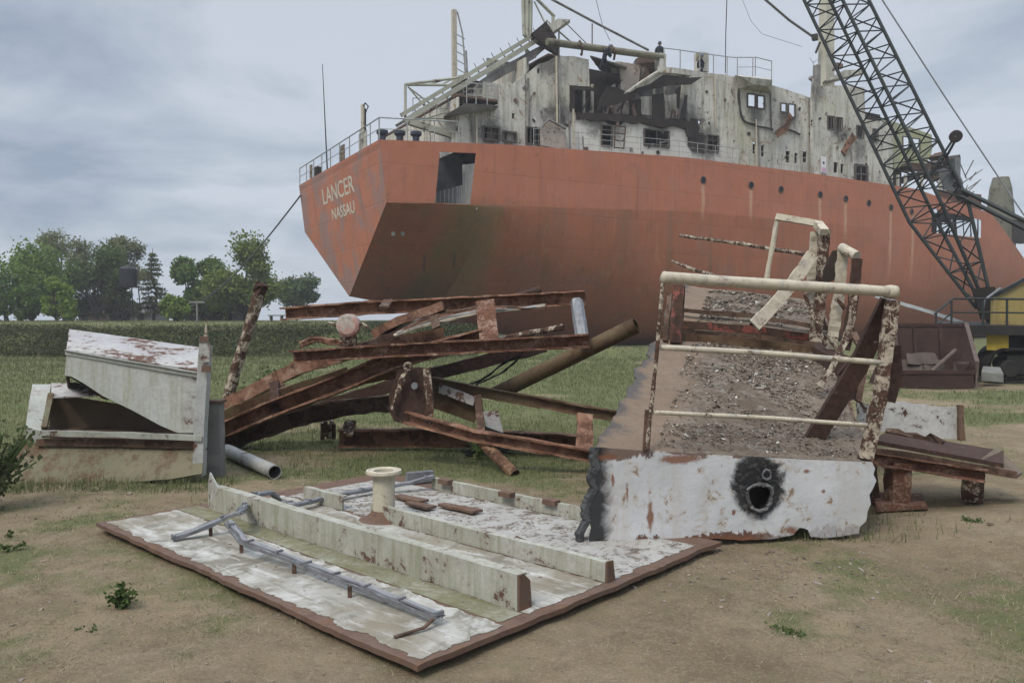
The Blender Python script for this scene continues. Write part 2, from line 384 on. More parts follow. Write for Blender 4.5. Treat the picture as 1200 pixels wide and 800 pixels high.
v, k = blades(p, rng.uniform(.05, .16, len(p)), rng.uniform(.03, .06, len(p))); o = raw('bank_grass', v, k, M['grass']); o['kind'] = 'stuff'; tag(o, 'grass growing on top of the long embankment', 'grass')
# stones and scrap crumbs
cr = MB()
for i in range(2600):
    if i < 2300: x, y0 = rng.uniform(-5, 5), rng.uniform(3, 11)
    else: x, y0 = rng.normal(1.35, .35), rng.normal(5.15, .22)
    s = abs(rng.normal(0, .0035))+.0015+(.012*rng.random() if i % 23 == 0 else 0)
    cr.box((x, y0, height(x, y0)+s*.2), (s*rng.uniform(1, 3), s*2, s), rng.uniform(0, 3), rng.uniform(-.4, .4), rng.uniform(-.4, .4))
o = cr.build('gravel', plain('stone_and_scrap_crumbs', (.27, .225, .165), .9, .65, 8, c2=(.12, .09, .065))); o['kind'] = 'stuff'; tag(o, 'small stones and crumbs lying on the brown dirt', 'gravel')
cr = MB()
for i in range(900):
    if i < 350: x, y = rng.normal(1.6, .6), rng.normal(5.2, .35)
    elif i < 650: x, y = rng.normal(-1.5, 1.6), rng.uniform(8, 10.5)
    else: x, y = rng.uniform(-5, 6), rng.uniform(3, 9)
    s = .003+.010*rng.random()**3
    cr.box((x, y, height(x, y)+s*.3), (s*rng.uniform(1, 4), s*1.5, .002+s*.3), rng.uniform(0, 3), rng.uniform(-.4, .4), rng.uniform(-.4, .4))
o = cr.build('rust_crumbs', plain('dark_rust_crumbs', (.085, .05, .035), .9, .6, 8, c2=(.28, .25, .22))); o['kind'] = 'stuff'; tag(o, 'dark rust and paint crumbs scattered on the dirt around the scrap', 'rust crumbs')
# ------------------------------------------------------------------ trees beyond the bank
def limb(mb, a, b, r0, r1, k=5):
    a, b = V(a), V(b); pts = [a.lerp(b, i/k)+V((random.gauss(0, 1), random.gauss(0, 1), 0))*(b-a).length*.025*(0 < i < k) for i in range(k+1)]
    mb.sweep(circ(1, 7), pts, scale=lambda t: r0+(r1-r0)*t)
BARK = plain('bark', (.085, .07, .055), .95, .5, 5, bump=.8)
def tree(kind, label, cx, base_py, top_py, halfpx, Y, green, green2, dens=1.0, leaf=.3, airy=.0, group='trees beyond the bank', conifer=False, crown_lo=.3):
    b = P(cx, base_py, Y); z0 = height(b.x, Y)-.1; b = V((b.x, Y, z0)); top = P(cx, top_py, Y).z; H = top-z0; R = halfpx*Y/F
    t = thing(kind, label, 'tree', b, 0, group); tr = MB(); C = []
    if conifer:
        limb(tr, b, b+V((0, 0, H*.98)), .16, .02)
        for i in range(13):
            h = .16+.8*i/13; r = R*(1-h)*1.25+.15
            for j in range(6):
                a = random.uniform(0, 6.28); e = b+V((math.cos(a)*r, math.sin(a)*r, H*h-.15*r)); s0 = b+V((0, 0, H*h))
                limb(tr, s0, e, .035, .01, 2)
                m_ = int(55*dens*r/R+14)
                for q in range(m_):
                    f = random.random(); C.append(tuple(s0.lerp(e, .2+.8*f)+V((random.gauss(0, .13), random.gauss(0, .13), random.gauss(0, .09)-.05))))
    else:
        fork = b+V((random.uniform(-.2, .2), 0, H*crown_lo*.8)); limb(tr, b, fork, H*.026+.05, H*.018+.03)
        nb = 15 if airy < .4 else 22
        for i in range(nb):
            a = random.uniform(0, 6.28); u = random.uniform(0, 1); h = crown_lo+(1-crown_lo)*(.12+.86*u)
            rr = R*math.sqrt(max(.05, 1-((h-crown_lo-(1-crown_lo)*.42)/((1-crown_lo)*.62))**2))*random.uniform(.45, .95)
            c = b+V((math.cos(a)*rr, math.sin(a)*rr, H*h*.95)); limb(tr, fork, c, .07+.008*H, .02, 4)
            cr_ = R*random.uniform(.30, .5)*(1-airy*.4)
            for q in range(int(540*dens*(1-airy*.55))):
                d = V((random.gauss(0, 1), random.gauss(0, 1), random.gauss(0, .75))); d = d.normalized()*random.random()**.45
                sub = noise.noise(d*2.2+V((i*3.1, 0, 0)))
                C.append(tuple(c+d*cr_*(1+.5*sub)))
                if q % 6 == 0:
                    tw = d*cr_*random.uniform(1, 1.45); C.append(tuple(c+tw))
    C = np.array(C); v, k = quads(C, rng.uniform(.6, 1.3, len(C))*leaf); og = np.array(b)
    raw('crown', v-og, k, leafmat('leaves_'+kind, tuple(x*y for x, y in zip(green, (2.3, 2.2, 1.7))), tuple(x*y for x, y in zip(green2, (2.35, 2.25, 1.7))), .5, white=.5), t)
    tr.build('trunk', BARK, t)
    return t
g1, g1b = (.048, .072, .022), (.07, .095, .030)
tree('broadleaf_tree', 'dense green tree at the left edge of the photo', 8, 374, 284, 54, 66, (.050,.085,.022), (.075,.115,.032), 1.7, crown_lo=.12)
tree('broadleaf_tree', 'tall thin-leaved grey-green tree with a leaning open crown, left of the water tank', 76, 373, 272, 36, 78, (.075,.088,.050), (.095,.105,.065), .8, .26, airy=.6, crown_lo=.4)
tree('broadleaf_tree', 'rounded dark dense tree directly left of the water tank', 113, 374, 294, 36, 72, (.038,.058,.022), (.055,.078,.03), 1.9, crown_lo=.12)
tree('broadleaf_tree', 'tall airy pale tree rising right above the water tank', 147, 373, 277, 28, 82, (.072,.085,.048), (.09,.10,.06), .8, .26, airy=.65, crown_lo=.45)
tree('conifer_tree', 'slender pointed conifer standing alone against the sky', 180, 374, 289, 17, 72, (.045,.055,.036), (.06,.07,.045), .8, .22, conifer=True)
tree('broadleaf_tree', 'wide green tree just right of the pointed conifer', 231, 374, 302, 33, 72, (.040,.068,.022), (.06,.092,.03), 1.9, crown_lo=.12)
tree('broadleaf_tree', 'largest olive green tree behind the leaning post', 287, 374, 284, 42, 70, (.062,.085,.026), (.085,.11,.038), 2.0, crown_lo=.14)
tree('broadleaf_tree', 'small round tree standing apart beside the ship stern', 348, 374, 321, 23, 88, (.035,.055,.026), (.05,.07,.034), 1.3, crown_lo=.36)
tree('small_tree', 'bright yellow-green low tree in front of the tall thin-leaved tree', 68, 375, 327, 17, 60, (.075,.115,.025), (.10,.14,.035), 1.0, .25, crown_lo=.1)
tree('small_tree', 'bright low bushy tree left of the lamp post', 205, 375, 345, 14, 60, (.072,.105,.028), (.09,.125,.035), .8, .24, crown_lo=.1)
tree('small_tree', 'low grey-green bushy tree under the water tank', 147, 375, 342, 14, 76, (.05,.065,.032), (.07,.08,.04), .8, .24, crown_lo=.1)
tree('small_tree', 'low green bushy tree right of the round dark tree base', 36, 375, 336, 18, 62, (.045,.075,.022), (.06,.09,.03), 1.0, .25, crown_lo=.1)
tree('small_tree', 'far green tree beyond the cut bow of the ship at the right edge', 1196, 300, 282, 22, 120, (.05,.075,.03), (.06,.085,.035), 1.2, .3, crown_lo=.15) if False else None
# ------------------------------------------------------------------ things beyond the bank
tk = thing('water_tank', 'dark water tank on a tall lattice stand between the trees', 'water tank', P(150, 372, 70)); zb = tk.location.z
c = P(150, 324, 70); m_ = MB(); m_.lathe((c.x, 70, c.z-.85), [(0, 0), (.75, 0), (.75, 1.5), (.5, 1.75), (0, 1.8)], 16); m_.build('tank', plain('tank_black', (.02, .022, .026), .5), tk)
for sx in (-1, 1):
    for sy in (-1, 1):
        MB().tube([(c.x+sx*.8, 70+sy*.8, zb-.3), (c.x+sx*.6, 70+sy*.6, c.z-.9)], .045, 6).build('leg', M['dark'], tk)
m_ = MB(); m_.box((c.x, 70, c.z-.9), (1.7, 1.7, .1)); m_.build('platform', M['dark'], tk)
for q in range(3):
    z0 = zb+.3+q*1.0
    for sx in (-1, 1): MB().tube([(c.x-sx*.75, 69.2, z0), (c.x+sx*.7, 69.25, z0+.9)], .03, 5).build('brace', M['dark'], tk)
lp = thing('lamp_post', 'pale post with a short crossbar standing on the bank top', 'lamp post', P(231, 378, 52))
a = P(231, 378, 52); a.z = height(a.x, 52)-.1; t_ = P(231, 354, 52)
MB().tube([a, t_], .07, 8).build('pole', M['concrete'], lp); MB().box(t_, (1.05, .16, .12)).build('crossbar', M['concrete'], lp)
def shed(name, label, x0, x1, top, Y, wallc, roofc, ridge=.0, grp=None):
    a, b2 = P(x0, 372, Y), P(x1, 372, Y); zt = P(x0, top, Y).z; cx_ = (a.x+b2.x)/2; wd = b2.x-a.x; z0 = 1.2
    t = thing(name, label, 'building', (cx_, Y, z0))
    mb = MB(); mb.box((cx_, Y+2.5, (z0+zt)/2), (wd, 5, zt-z0)); mb.build('wall', wallc, t)
    mb = MB(); r = ridge; o_ = .3
    mb.hexa([(a.x-o_, Y-.4, zt+.003), (b2.x+o_, Y-.4, zt+.003), (b2.x+o_, Y+2.5, zt+r), (a.x-o_, Y+2.5, zt+r)], [(a.x-o_, Y-.4, zt+.1), (b2.x+o_, Y-.4, zt+.1), (b2.x+o_, Y+2.5, zt+r+.1), (a.x-o_, Y+2.5, zt+r+.1)])
    mb.hexa([(a.x-o_, Y+2.5, zt+r), (b2.x+o_, Y+2.5, zt+r), (b2.x+o_, Y+5.4, zt), (a.x-o_, Y+5.4, zt)], [(a.x-o_, Y+2.5, zt+r+.1), (b2.x+o_, Y+2.5, zt+r+.1), (b2.x+o_, Y+5.4, zt+.1), (a.x-o_, Y+5.4, zt+.1)])
    mb.build('roof', roofc, t)
    for q in range(2):
        xx = cx_+(q-.5)*wd*.5; MB().box((xx, Y-.03, (z0+zt)/2+.1), (min(.9, wd*.18), .06, .8)).build('window', M['dark'], t)
    return t
shed('house', 'low house with a reddish brown tiled roof left of the water tank', 92, 121, 367.5, 86, plain('brick_wall', (.13, .085, .06), .9), plain('tile_roof', (.12, .075, .055), .9), 1.0)
shed('house', 'low grey house with an orange end wall under the tall airy tree', 133, 176, 367, 90, plain('grey_wall', (.16, .15, .14), .9), plain('grey_roof', (.10, .09, .085), .9), 1.0)
shed('shed', 'long dark shed in the shade of the largest olive tree', 217, 272, 359, 74, M['dark'], plain('dark_roof', (.03, .032, .03), .9), .5)
tb = thing('picnic_table', 'small grey table on the bank near the ship stern', 'table', P(324, 374, 60)); a, b2 = P(317, 371.5, 60), P(331, 371.5, 60)
MB().box(((a.x+b2.x)/2, 60, 1.95), (1.1, .8, .08)).build('tabletop', M['concrete'], tb)
for q in (a.x+.05, b2.x-.05): MB().box((q, 60, 1.6), (.1, .5, .62)).build('leg', M['concrete'], tb)

hz = MB().box((0, 1600, 13.5), (7400, 3960, 33)).build('haze', bpy.data.materials.new('haze_air'), origin=(0, 0, 0)); hz['kind'] = 'stuff'; tag(hz, 'thin pale haze in the air over the whole yard', 'haze')
m = hz.data.materials[0]; m.use_nodes = True; nt = m.node_tree; nt.nodes.remove(nt.nodes['Principled BSDF']); pv_ = nt.nodes.new('ShaderNodeVolumePrincipled')
pv_.inputs['Color'].default_value = (.86, .89, .93, 1); pv_.inputs['Density'].default_value = HAZE; L(nt, pv_.outputs[0], nt.nodes['Material Output'].inputs['Volume'])
# ------------------------------------------------------------------ the ship
SA = V((.8713, .4907, 0)); SB = V((-.4907, .8713, 0)); SO = V((-6.6, 40, 0))
ship = thing('cargo_ship', 'huge red-brown cargo ship lying aground with a burnt white deckhouse', 'ship', SO, math.atan2(.4907, .8713))
def S(px, py, s, up=0):                # photograph position -> ship frame (along, across, up), on the plane `across = s`
    d = ray(px, py); c = V((0, 0, CAMZ)); k = (SO+SB*s-c).dot(SB)/d.dot(SB); q = c+d*k-SO
    return V((q.dot(SA), s, q.z+up))
def W(l): return SO+SA*l[0]+SB*l[1]+V((0, 0, l[2]))
SH = ((0,10.6),(7.6,11.15),(19.8,11.7),(31,11.75),(43,11.6),(46,11.2),(50.2,10.75),(53.6,10.5),(58,8.0),(64,4.6),(80,1.5))
ZK = ((0,7.5),(7.6,7.85),(19.8,8.4),(34,8.45),(60,8.3))
KEEL = ((0,3.0),(6.0,2.15),(7.2,-.5),(80,-.5))
EX = ((0,2.0),(3,1.75),(6,1.5),(12,1.0),(20,.62),(28,.5),(38,.55),(46,.68),(56,.8),(80,1.1))
BEAM = 15.5; NS = 1.3
def flare(t): return 0 if t < 44 else ((t-44)/36)**2*5
def sec(t, v):                         # v 0..1 top strip, 1..2 below the knuckle; returns across, up
    zs, zk, kz, e = interp(SH, t), min(interp(ZK, t), interp(SH, t)), interp(KEEL, t), interp(EX, t)
    if v <= 1: return flare(t), zs+(zk-zs)*v
    ph = (v-1)*math.pi/2; s = flare(t)+(7.75-flare(t))*(1-max(0, math.cos(ph))**e); z = zk-(zk-kz)*math.sin(ph)**e
    return s, z
def rk(t, z): return t+.121*(10.6-z)*max(0, 1-t/6)
def hullmat(name, stern):
    m, nt, b = new_mat(name); n = N(nt, False); X = n.sep()
    red = n.mix(n.ramp(n.noise(.28, 6, .6), .36, .64), (.405, .145, .080), (.35, .128, .070))
    red = n.mix(n.ramp(n.noise(.9, 8, .65, .3, stretch=(1, 1, .5)), .52, .68, 0, .35), red, (.30, .12, .07))
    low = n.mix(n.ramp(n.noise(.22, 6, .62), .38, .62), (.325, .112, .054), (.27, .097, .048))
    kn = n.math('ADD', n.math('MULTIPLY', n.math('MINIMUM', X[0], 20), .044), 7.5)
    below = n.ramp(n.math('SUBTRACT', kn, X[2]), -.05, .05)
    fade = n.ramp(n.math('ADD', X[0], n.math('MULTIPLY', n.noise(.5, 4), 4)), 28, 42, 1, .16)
    # olive stained strakes near the stern
    band = n.math('MULTIPLY', n.ramp(n.math('ABSOLUTE', n.math('SUBTRACT', X[0], 5.4)), 1.2, 1.9, 1, 0), n.ramp(n.noise(.5, 5), .3, .6, .3, .9))
    low = n.mix(n.math('MULTIPLY', band, .9), low, (.185, .145, .055))
    low = n.mix(n.ramp(n.noise(.55, 6, .65, 0, stretch=(2.2, 2.2, .12)), .50, .70, 0, .55), low, (.15, .10, .045))
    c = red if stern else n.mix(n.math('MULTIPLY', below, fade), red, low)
    # grey bare patches on the stern plate
    tr_ = 1.0 if stern else 0.12
    gp = n.math('MULTIPLY', n.ramp(n.noise(.42, 7, .62, .6), .47, .57), tr_); gp = n.math('MULTIPLY', gp, .62)
    c = n.mix(gp, c, (.20, .165, .16))
    c = n.mix(n.math('MULTIPLY', n.ramp(n.noise(.35, 5, .5), .6, .7), .18), c, (.18, .155, .15))
    stk = n.ramp(n.noise(1.2, 5, .6, 0, stretch=(2.6, 2.6, .10)), .60, .74, 0, .38)
    c = n.mix(stk, c, (.40, .22, .13))
    c = n.mix(n.ramp(n.noise(3.2, 8, .75, .5, stretch=(1, 1, .5)), .60, .66, 0, .5), c, (.10, .05, .035))
    c = n.mix(n.ramp(n.noise(2.5, 6, .6, 0, stretch=(1, 1, .08)), .55, .75, 0, .3), c, (.07, .03, .018))
    for px_, py_, ln_ in ((824,215,2.5),(880,222,2.2),(961,232,2.4),(991,237,3.0),(1044,247,5.5),(1070,252,5.5)):
        q_ = S(px_, py_, 0); wv_ = n.math('ABSOLUTE', n.math('ADD', n.math('SUBTRACT', X[0], q_.x), n.math('MULTIPLY', n.math('SUBTRACT', n.noise(1.1, 3), .5), .25)))
        mk_ = n.math('MULTIPLY', n.ramp(wv_, .07, .20, .6, 0), n.math('MULTIPLY', n.ramp(X[2], q_.z-ln_, q_.z-ln_*.5, 0, 1), n.ramp(X[2], q_.z-.05, q_.z, 1, 0))); c = n.mix(mk_, c, (.52, .33, .22))
    br = nt.nodes.new('ShaderNodeTexBrick'); cb = nt.nodes.new('ShaderNodeCombineXYZ'); L(nt, X[0], cb.inputs[0]); L(nt, X[2], cb.inputs[1]); L(nt, cb.outputs[0], br.inputs['Vector'])
    br.inputs['Scale'].default_value = 1; br.inputs['Brick Width'].default_value = 6.5; br.inputs['Row Height'].default_value = 1.9; br.inputs['Mortar Size'].default_value = .024; br.inputs['Mortar Smooth'].default_value = .6
    c = n.mix(n.math('MULTIPLY', br.outputs['Fac'], .20), c, (.07, .035, .022))
    L(nt, c, b.inputs['Base Color']); b.inputs['Roughness'].default_value = .62; b.inputs['Specular IOR Level'].default_value = .3
    n.bump(b, n.math('ADD', n.math('MULTIPLY', n.noise(.45, 4, .5), 1.5), n.math('ADD', n.math('MULTIPLY', n.math('MULTIPLY', n.math('POWER', n.math('ABSOLUTE', n.math('SINE', n.math('MULTIPLY', X[0], 4.2))), 4), n.noise(.6, 3)), .22), n.math('ADD', n.math('MULTIPLY', br.outputs['Fac'], -.12), n.math('MULTIPLY', n.noise(6, 6), .12)))), .6, .12)
    return m
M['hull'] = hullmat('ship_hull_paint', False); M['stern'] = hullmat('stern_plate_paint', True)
# openings in the topsides: (t0, t1, v0, v1)
a0, a1 = S(515, 187, 0), S(558, 188, 0); b0, b1 = S(1075, 249, 1.2), S(1137, 254, 1.2)
ts = sorted([t for t in np.arange(0, 80.1, 1.0) if min(abs(t-q) for q in (a0.x, a1.x, b0.x, b1.x)) > .35]+[a0.x, a1.x, b0.x, b1.x])
ns = [0, .16, .35, .55, .78, 1.0]+[1+i/14 for i in range(1, 15)]
def hv(t, k):
    v = ns[k]
    return v
def hole(t, k, far=False):
    if a0.x-.01 < t < a1.x-.01 and 1 <= k < 5: return not far
    if b0.x-.01 < t < b1.x-.01 and 2 <= k < 5: return True
    return False
hull = MB(); idx = {}
for side in (0, 1):
    for i, t in enumerate(ts):
        for k in range(len(ns)):
            s_, z = sec(t, ns[k]); zt = min(z, interp(SH, t)); tt = rk(t, zt)
            if not side and abs(t-a0.x) < .01 and 1 <= k <= 5: tt -= .42*(ns[k]-.16)/.84
            if not side and abs(t-a1.x) < .01 and 1 <= k <= 5: tt -= .36*(ns[k]-.16)/.84
            if abs(t-b0.x) < .01 or abs(t-b1.x) < .01:
                pass
            idx[side, i, k] = len(hull.v); hull.v.append(V((tt, s_ if not side else BEAM-s_, zt)))
    for i in range(len(ts)-1):
        for k in range(len(ns)-1):
            if hole(ts[i], k, side): continue
            q = (idx[side, i, k], idx[side, i, k+1], idx[side, i+1, k+1], idx[side, i+1, k]); hull.f.append(q if not side else q[::-1])
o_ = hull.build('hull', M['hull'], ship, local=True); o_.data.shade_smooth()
md = o_.modifiers.new('thickness', 'SOLIDIFY'); md.thickness = .05; md.offset = -1
es = o_.modifiers.new('edges', 'EDGE_SPLIT'); es.split_angle = math.radians(28)
tr = MB(); zz = lambda s, z: V((rk(0, z), s, z))
tr.plate([zz(0, 10.6), zz(0, 7.5), zz(7.75, 3.0), zz(15.5, 7.5), zz(15.5, 10.6)], .04, (-1, 0, -.121)); tr.build('transom', M['stern'], ship, local=True)
# deck and bulkheads
dk = MB(); q = []
for i in range(0, 27):
    t = i*2.0; q.append((t, flare(t)+.06, interp(SH, t)-.10, BEAM-flare(t)-.06))
for a, c in zip(q, q[1:]):
    if 43 < a[0] < 53 or 3 < a[0] < 5: continue
    dk.add([(a[0], a[1], a[2]), (c[0], c[1], c[2]), (c[0], c[3], c[2]), (a[0], a[3], a[2])], [(0, 1, 2, 3)])
dk.build('deck', plain('rusty_deck', (.16, .10, .075), .9), ship, local=True)
bk = MB(); bk.box((42.6, 7.75, 8.6), (.05, 14.6, 5.2)); bk.build('bulkhead', plain('grey_bulkhead', (.30, .30, .28), .8, .4, 1.5), ship, local=True)
bk = MB(); bk.box((47, 7.6, 7.2), (8.6, 13.2, .06)); bk.build('lower_deck', M['bare'], ship, local=True)
# mooring room behind the stern opening
rm = MB(); zb = 7.72
rm.box((4.2, 2.0, zb), (4.6, 3.3, .05)); rm.build('lower_deck', M['dark'], ship, local=True)
mbk = MB(); mbk.box((4.2, 3.7, 9.35), (4.6, .05, 3.5)); mbk.box((1.9, 1.9, 9), (.05, 3.6, 3.1)); mbk.box((6.5, 1.9, 9), (.05, 3.6, 3.1)); mbk.build('bulkhead', plain('grey_inside', (.16, .16, .165), .9, .4, 2), ship, local=True)
pn = MB()
for i in range(20):
    hh = 2.45 if i < 7 else 1.5-.02*i
    pn.box((5.45-.075*i, .12+.11*i, 7.5+hh/2), (.05+.06*(i % 2), .125, hh)); pn.build('corrugated_panel', plain('corrugated_pale', (.68, .68, .66), .7, .25, 3), ship, local=True)
pb = MB(); pb.box((3.7, 1.25, 9.0), (.08, .08, 2.8)); pb.box((3.4, 2.8, 8.4), (.7, .5, 1.2)); pb.build('locker', plain('locker_grey', (.12, .12, .13), .8), ship, local=True)
# posts seen inside the opening near the bow
for px_, wd in ((1086, .55), (1104, .14), (1121, .12)):
    c = S(px_, 265, 1.6); MB().box((c.x, 1.75, 8.8), (wd, .2, 2.6)).build('frame_post', M['concrete'] if wd > .3 else M['dark'], ship, local=True)
MB().box(S(1079, 262, 1.9), (1.0, .6, 2.4)).build('inner_plate', M['dark'], ship, local=True)  # dark plates fill the parts of the opening that look black
MB().hexa([S(1094,250,2),S(1112,252,2),S(1110,262,2),S(1094,258,2)],[S(1094,250,2.1),S(1112,252,2.1),S(1110,262,2.1),S(1094,258,2.1)]).build('inner_plate', M['dark'], ship, local=True)
MB().hexa([S(1092,249,1.8),S(1138,253,1.8),S(1138,259,1.8),S(1092,257,1.8)],[S(1092,249,1.95),S(1138,253,1.95),S(1138,259,1.95),S(1092,257,1.95)]).build('inner_plate', M['dark'], ship, local=True)
MB().hexa([S(1091,256,1.9),S(1099,256,1.9),S(1096,284,1.9),S(1091,284,1.9)],[S(1091,256,2.0),S(1099,256,2.0),S(1096,284,2.0),S(1091,284,2.0)]).build('inner_plate', M['dark'], ship, local=True)
for k in range(8):
    a = S(1092+k*9, 252+random.uniform(-2, 2), 1.7); c = S(1098+k*8, 283, 1.7); MB().tube([a, c], .05, 6, jit=.01, step=.5).build('bent_pipe', M['dark'], ship, local=True)
# portholes
for x_, y_ in ((824,211),(880,217),(915,222),(961,228),(991,233),(1018,238),(1044,243),(1068,248)):
    c = S(x_, y_, 0); c.y = flare(c.x); r = .20
    f_ = MB().lathe((c.x, c.y-.012, c.z), [(r*1.22, .02), (r*1.22, -.03), (r, -.04), (r, .02)], 20, (0, 1, 0)).build('porthole', M['bare'], ship, local=True)
    MB().lathe((c.x, c.y-.008, c.z), [(r*.99, 0), (.001, .0)], 20, (0, 1, 0)).build('glass', plain('black_glass', (.006, .006, .007), .3), f_, local=True)
# chain holes, pads and scars
for x_, y_, w_, h_ in ((461,274,.10,.10),(472,274,.10,.10)):
    c = S(x_, y_, .9); MB().box((c.x, c.y, c.z), (w_*1.6, .1, h_*2)).build('hull_lug', M['concrete'], ship, local=True)
for pts in (((629,343),(634,330),(622,350),),((497,318),(497,296)),((532,313),(533,296))):
    MB().tube([S(x_, y_, 2.0 if y_ > 300 else 1.5) for x_, y_ in pts[:2]], .05, 6).build('hanging_pipe', M['beamdark'], ship, local=True)
# pulled-in lettering on the stern plate
def lettering(txt, s_c, z_c, size, width):
    cu = bpy.data.curves.new('lettering', 'FONT'); cu.body = txt; cu.align_x = 'CENTER'; cu.align_y = 'CENTER'; cu.size = size; cu.extrude = .004; cu.offset = .012
    ob = bpy.data.objects.new('lettering', cu); COL.objects.link(ob); bpy.context.view_layer.update()
    me = bpy.data.meshes.new_from_object(ob.evaluated_get(bpy.context.evaluated_depsgraph_get())); bpy.data.objects.remove(ob)
    x0 = min(v.co.x for v in me.vertices); x1 = max(v.co.x for v in me.vertices); k = width/(x1-x0); xm = (x0+x1)/2
    for v in me.vertices:
        z = z_c+v.co.y; s_ = s_c-(v.co.x-xm)*k; v.co = V((rk(0, z)-.052-v.co.z, s_, z))
    me.materials.clear(); me.materials.append(M['letter']); o = bpy.data.objects.new('lettering', me); COL.objects.link(o); o.parent = ship
    o['label'] = 'pale painted word '+txt+' on the stern'; return o
M['letter'] = peel('letter_paint', (.60, .54, .44), (.30, .14, .09), .12, 3, edge=.04)
lettering('LANCER', 7.5, 9.08, 1.32, 6.0); lettering('NASSAU', 6.95, 7.86, .92, 4.2)
# ------------------------------------------------------------------ deckhouse
def wall(name, outline, s, mat, holes=(), th=.12, torn=0, label=None):
    pts = [S(x_, y_, s) for x_, y_ in outline]
    if torn: pts = rag(pts, .35, torn, True, 1.3, s)
    hs = [[S(x_, y_, s) for x_, y_ in h] for h in holes]
    mb = MB(); mb.plate(pts, th, (0, 1, 0), hs); return mb.build(name, mat, ship, label, local=True)
def rc(x0, y0, x1, y1, sl=.0): return [(x0, y0), (x1, y0+(x1-x0)*.11), (x1, y1+(x1-x0)*.11), (x0, y1)]
m, nt, b = new_mat('deckhouse_white'); n = N(nt, False)
c = n.mix(n.ramp(n.noise(.45, 6, .6), .38, .62), (.56, .535, .47), (.42, .40, .35))
c = n.mix(n.ramp(n.noise(.9, 6, .65, .0, stretch=(2.6, 2.6, .3)), .47, .66, 0, .85), c, (.24, .23, .185))
c = n.mix(n.ramp(n.noise(.25, 4, .6), .55, .68, 0, .45), c, (.40, .38, .24))
c = n.mix(n.ramp(n.noise(2.4, 7, .7, .0, stretch=(2.4, 2.4, .35)), .56, .66, 0, .6), c, (.13, .09, .065))
c = n.mix(n.ramp(n.noise(1.1, 9, .75, 1.4), .56, .62, 0, .8), c, (.23, .135, .08))
c = n.mix(n.ramp(n.noise(3.1, 9, .75, .5), .58, .66, 0, .6), c, (.10, .075, .06))
c = n.mix(n.ramp(n.noise(1.3, 8, .7, 1.0), .60, .65, 0, .92), c, (.055, .042, .035))
X = n.sep(); by = n.ramp(n.math('ADD', X[2], n.math('MULTIPLY', n.noise(.9, 5), 1.2)), 13.7, 14.5, 1, 0)
by = n.math('MULTIPLY', by, n.ramp(X[0], 9, 10, 0, 1)); by = n.math('MULTIPLY', by, n.ramp(X[0], 23, 26, 1, 0))
c = n.mix(n.math('MULTIPLY', by, .6), c, (.66, .64, .58))
wb_ = n.math('MULTIPLY', n.math('SUBTRACT', n.noise(1.6, 8, .7, .8), .5), 2.0)
for sx_, sy_, r_ in ((826,166,1.25),(812,142,.9),(720,148,.9),(770,148,1.0),(660,132,.8),(645,142,.9),(797,128,.9),(886,132,.8),(925,138,.9),(1004,178,.8),(700,140,1.0),(640,72,.9),(575,156,.9),(980,158,.8),(953,106,.8)):
    dd_ = n.math('ADD', n.dist(tuple(S(sx_, sy_, NS))), wb_); c = n.mix(n.ramp(dd_, r_-.4, r_+.3, .72, 0), c, (.045, .038, .034))
L(nt, c, b.inputs['Base Color']); b.inputs['Roughness'].default_value = .75; b.inputs['Specular IOR Level'].default_value = .2
n.bump(b, n.math('ADD', n.noise(1.2, 4), n.math('MULTIPLY', n.noise(9, 6), .3)), .5, .08); M['house'] = m
M['housegreen'] = peel('yellow_green_stained_wall', (.36, .37, .24), (.13, .09, .05), .22, 1.0, (.30, .31, .20), streak=(.45, .42, .12), streak_amt=.45, ss=.6)
M['housepink'] = peel('pinkish_wall', (.45, .37, .31), (.16, .08, .05), .36, 1.6, (.40, .35, .30))
M['soot'] = plain('soot_black_wall', (.020, .018, .017), .95, .4, 1.5, c2=(.05, .035, .028))  # burnt parts, plus sheets whose black stands for unlit openings
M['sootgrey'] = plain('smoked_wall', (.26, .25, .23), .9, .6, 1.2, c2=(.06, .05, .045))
NS = 1.3                               # near wall of the house
# aft part, both storeys
h_aft = [[(566,148),(585,150),(585,165),(566,163)], [(590,154),(604,154),(606,166),(589,165)], [(617,149),(632,150),(632,170),(617,168)],
         [(600,133),(603,133),(603,139),(600,139)], rc(629.5, 80, 632.5, 86)]
wall('deckhouse_wall', [(535,172),(535,134),(586,122),(586,100),(597,96),(601,99),(611,90),(621,84),(632,75),(642,72),(652,66),(672,66),(690,70),(691,103),(671,100),(672,132),(661,136),(663,176)], NS, M['house'], h_aft, torn=0)
wall('deckhouse_wall', [(664,177),(662,134),(672,131),(683,139),(694,143),(700,138),(708,142),(715,147),(727,148),(733,141),(743,139),(752,145),(764,148),(776,151),(788,148),(796,150),(807,154),(812,162),(818,150),(822,142),(812,139),(806,141),(796,139),(800,98),(812,83),(836,86),(862,90),(867,96),(905,100),(930,108),(950,115),(954,112),(957,170),(959,222),(920,212),(860,202),(800,192),(720,183)], NS, M['house'],
     [rc(705,146,717,170), rc(755,151,784,170), rc(811,157,826,177), rc(829,158,842,177), rc(876,110,885.5,125), rc(887.5,112,896,127), rc(915,121,922,131), rc(924,122,932,137),
      rc(882,166,886,180), rc(892,169,896,183), rc(921,177,926,190), rc(931,179,935,191), rc(941,176,946,190), rc(951,184,957,203)], torn=.05)
wall('deckhouse_wall', [(951,224),(951,116),(953,92),(962,101),(990,100),(1013,103),(1014,140),(1030,142),(1047,150),(1046,236),(1010,232)], NS-.3, M['house'],
     [rc(970,136,978,151), rc(980,137.5,987,152), rc(1004,147,1012,161), rc(1023,151,1029,166), rc(977,190,982,202), rc(985,192,989,203), rc(1002,193,1016,214)])
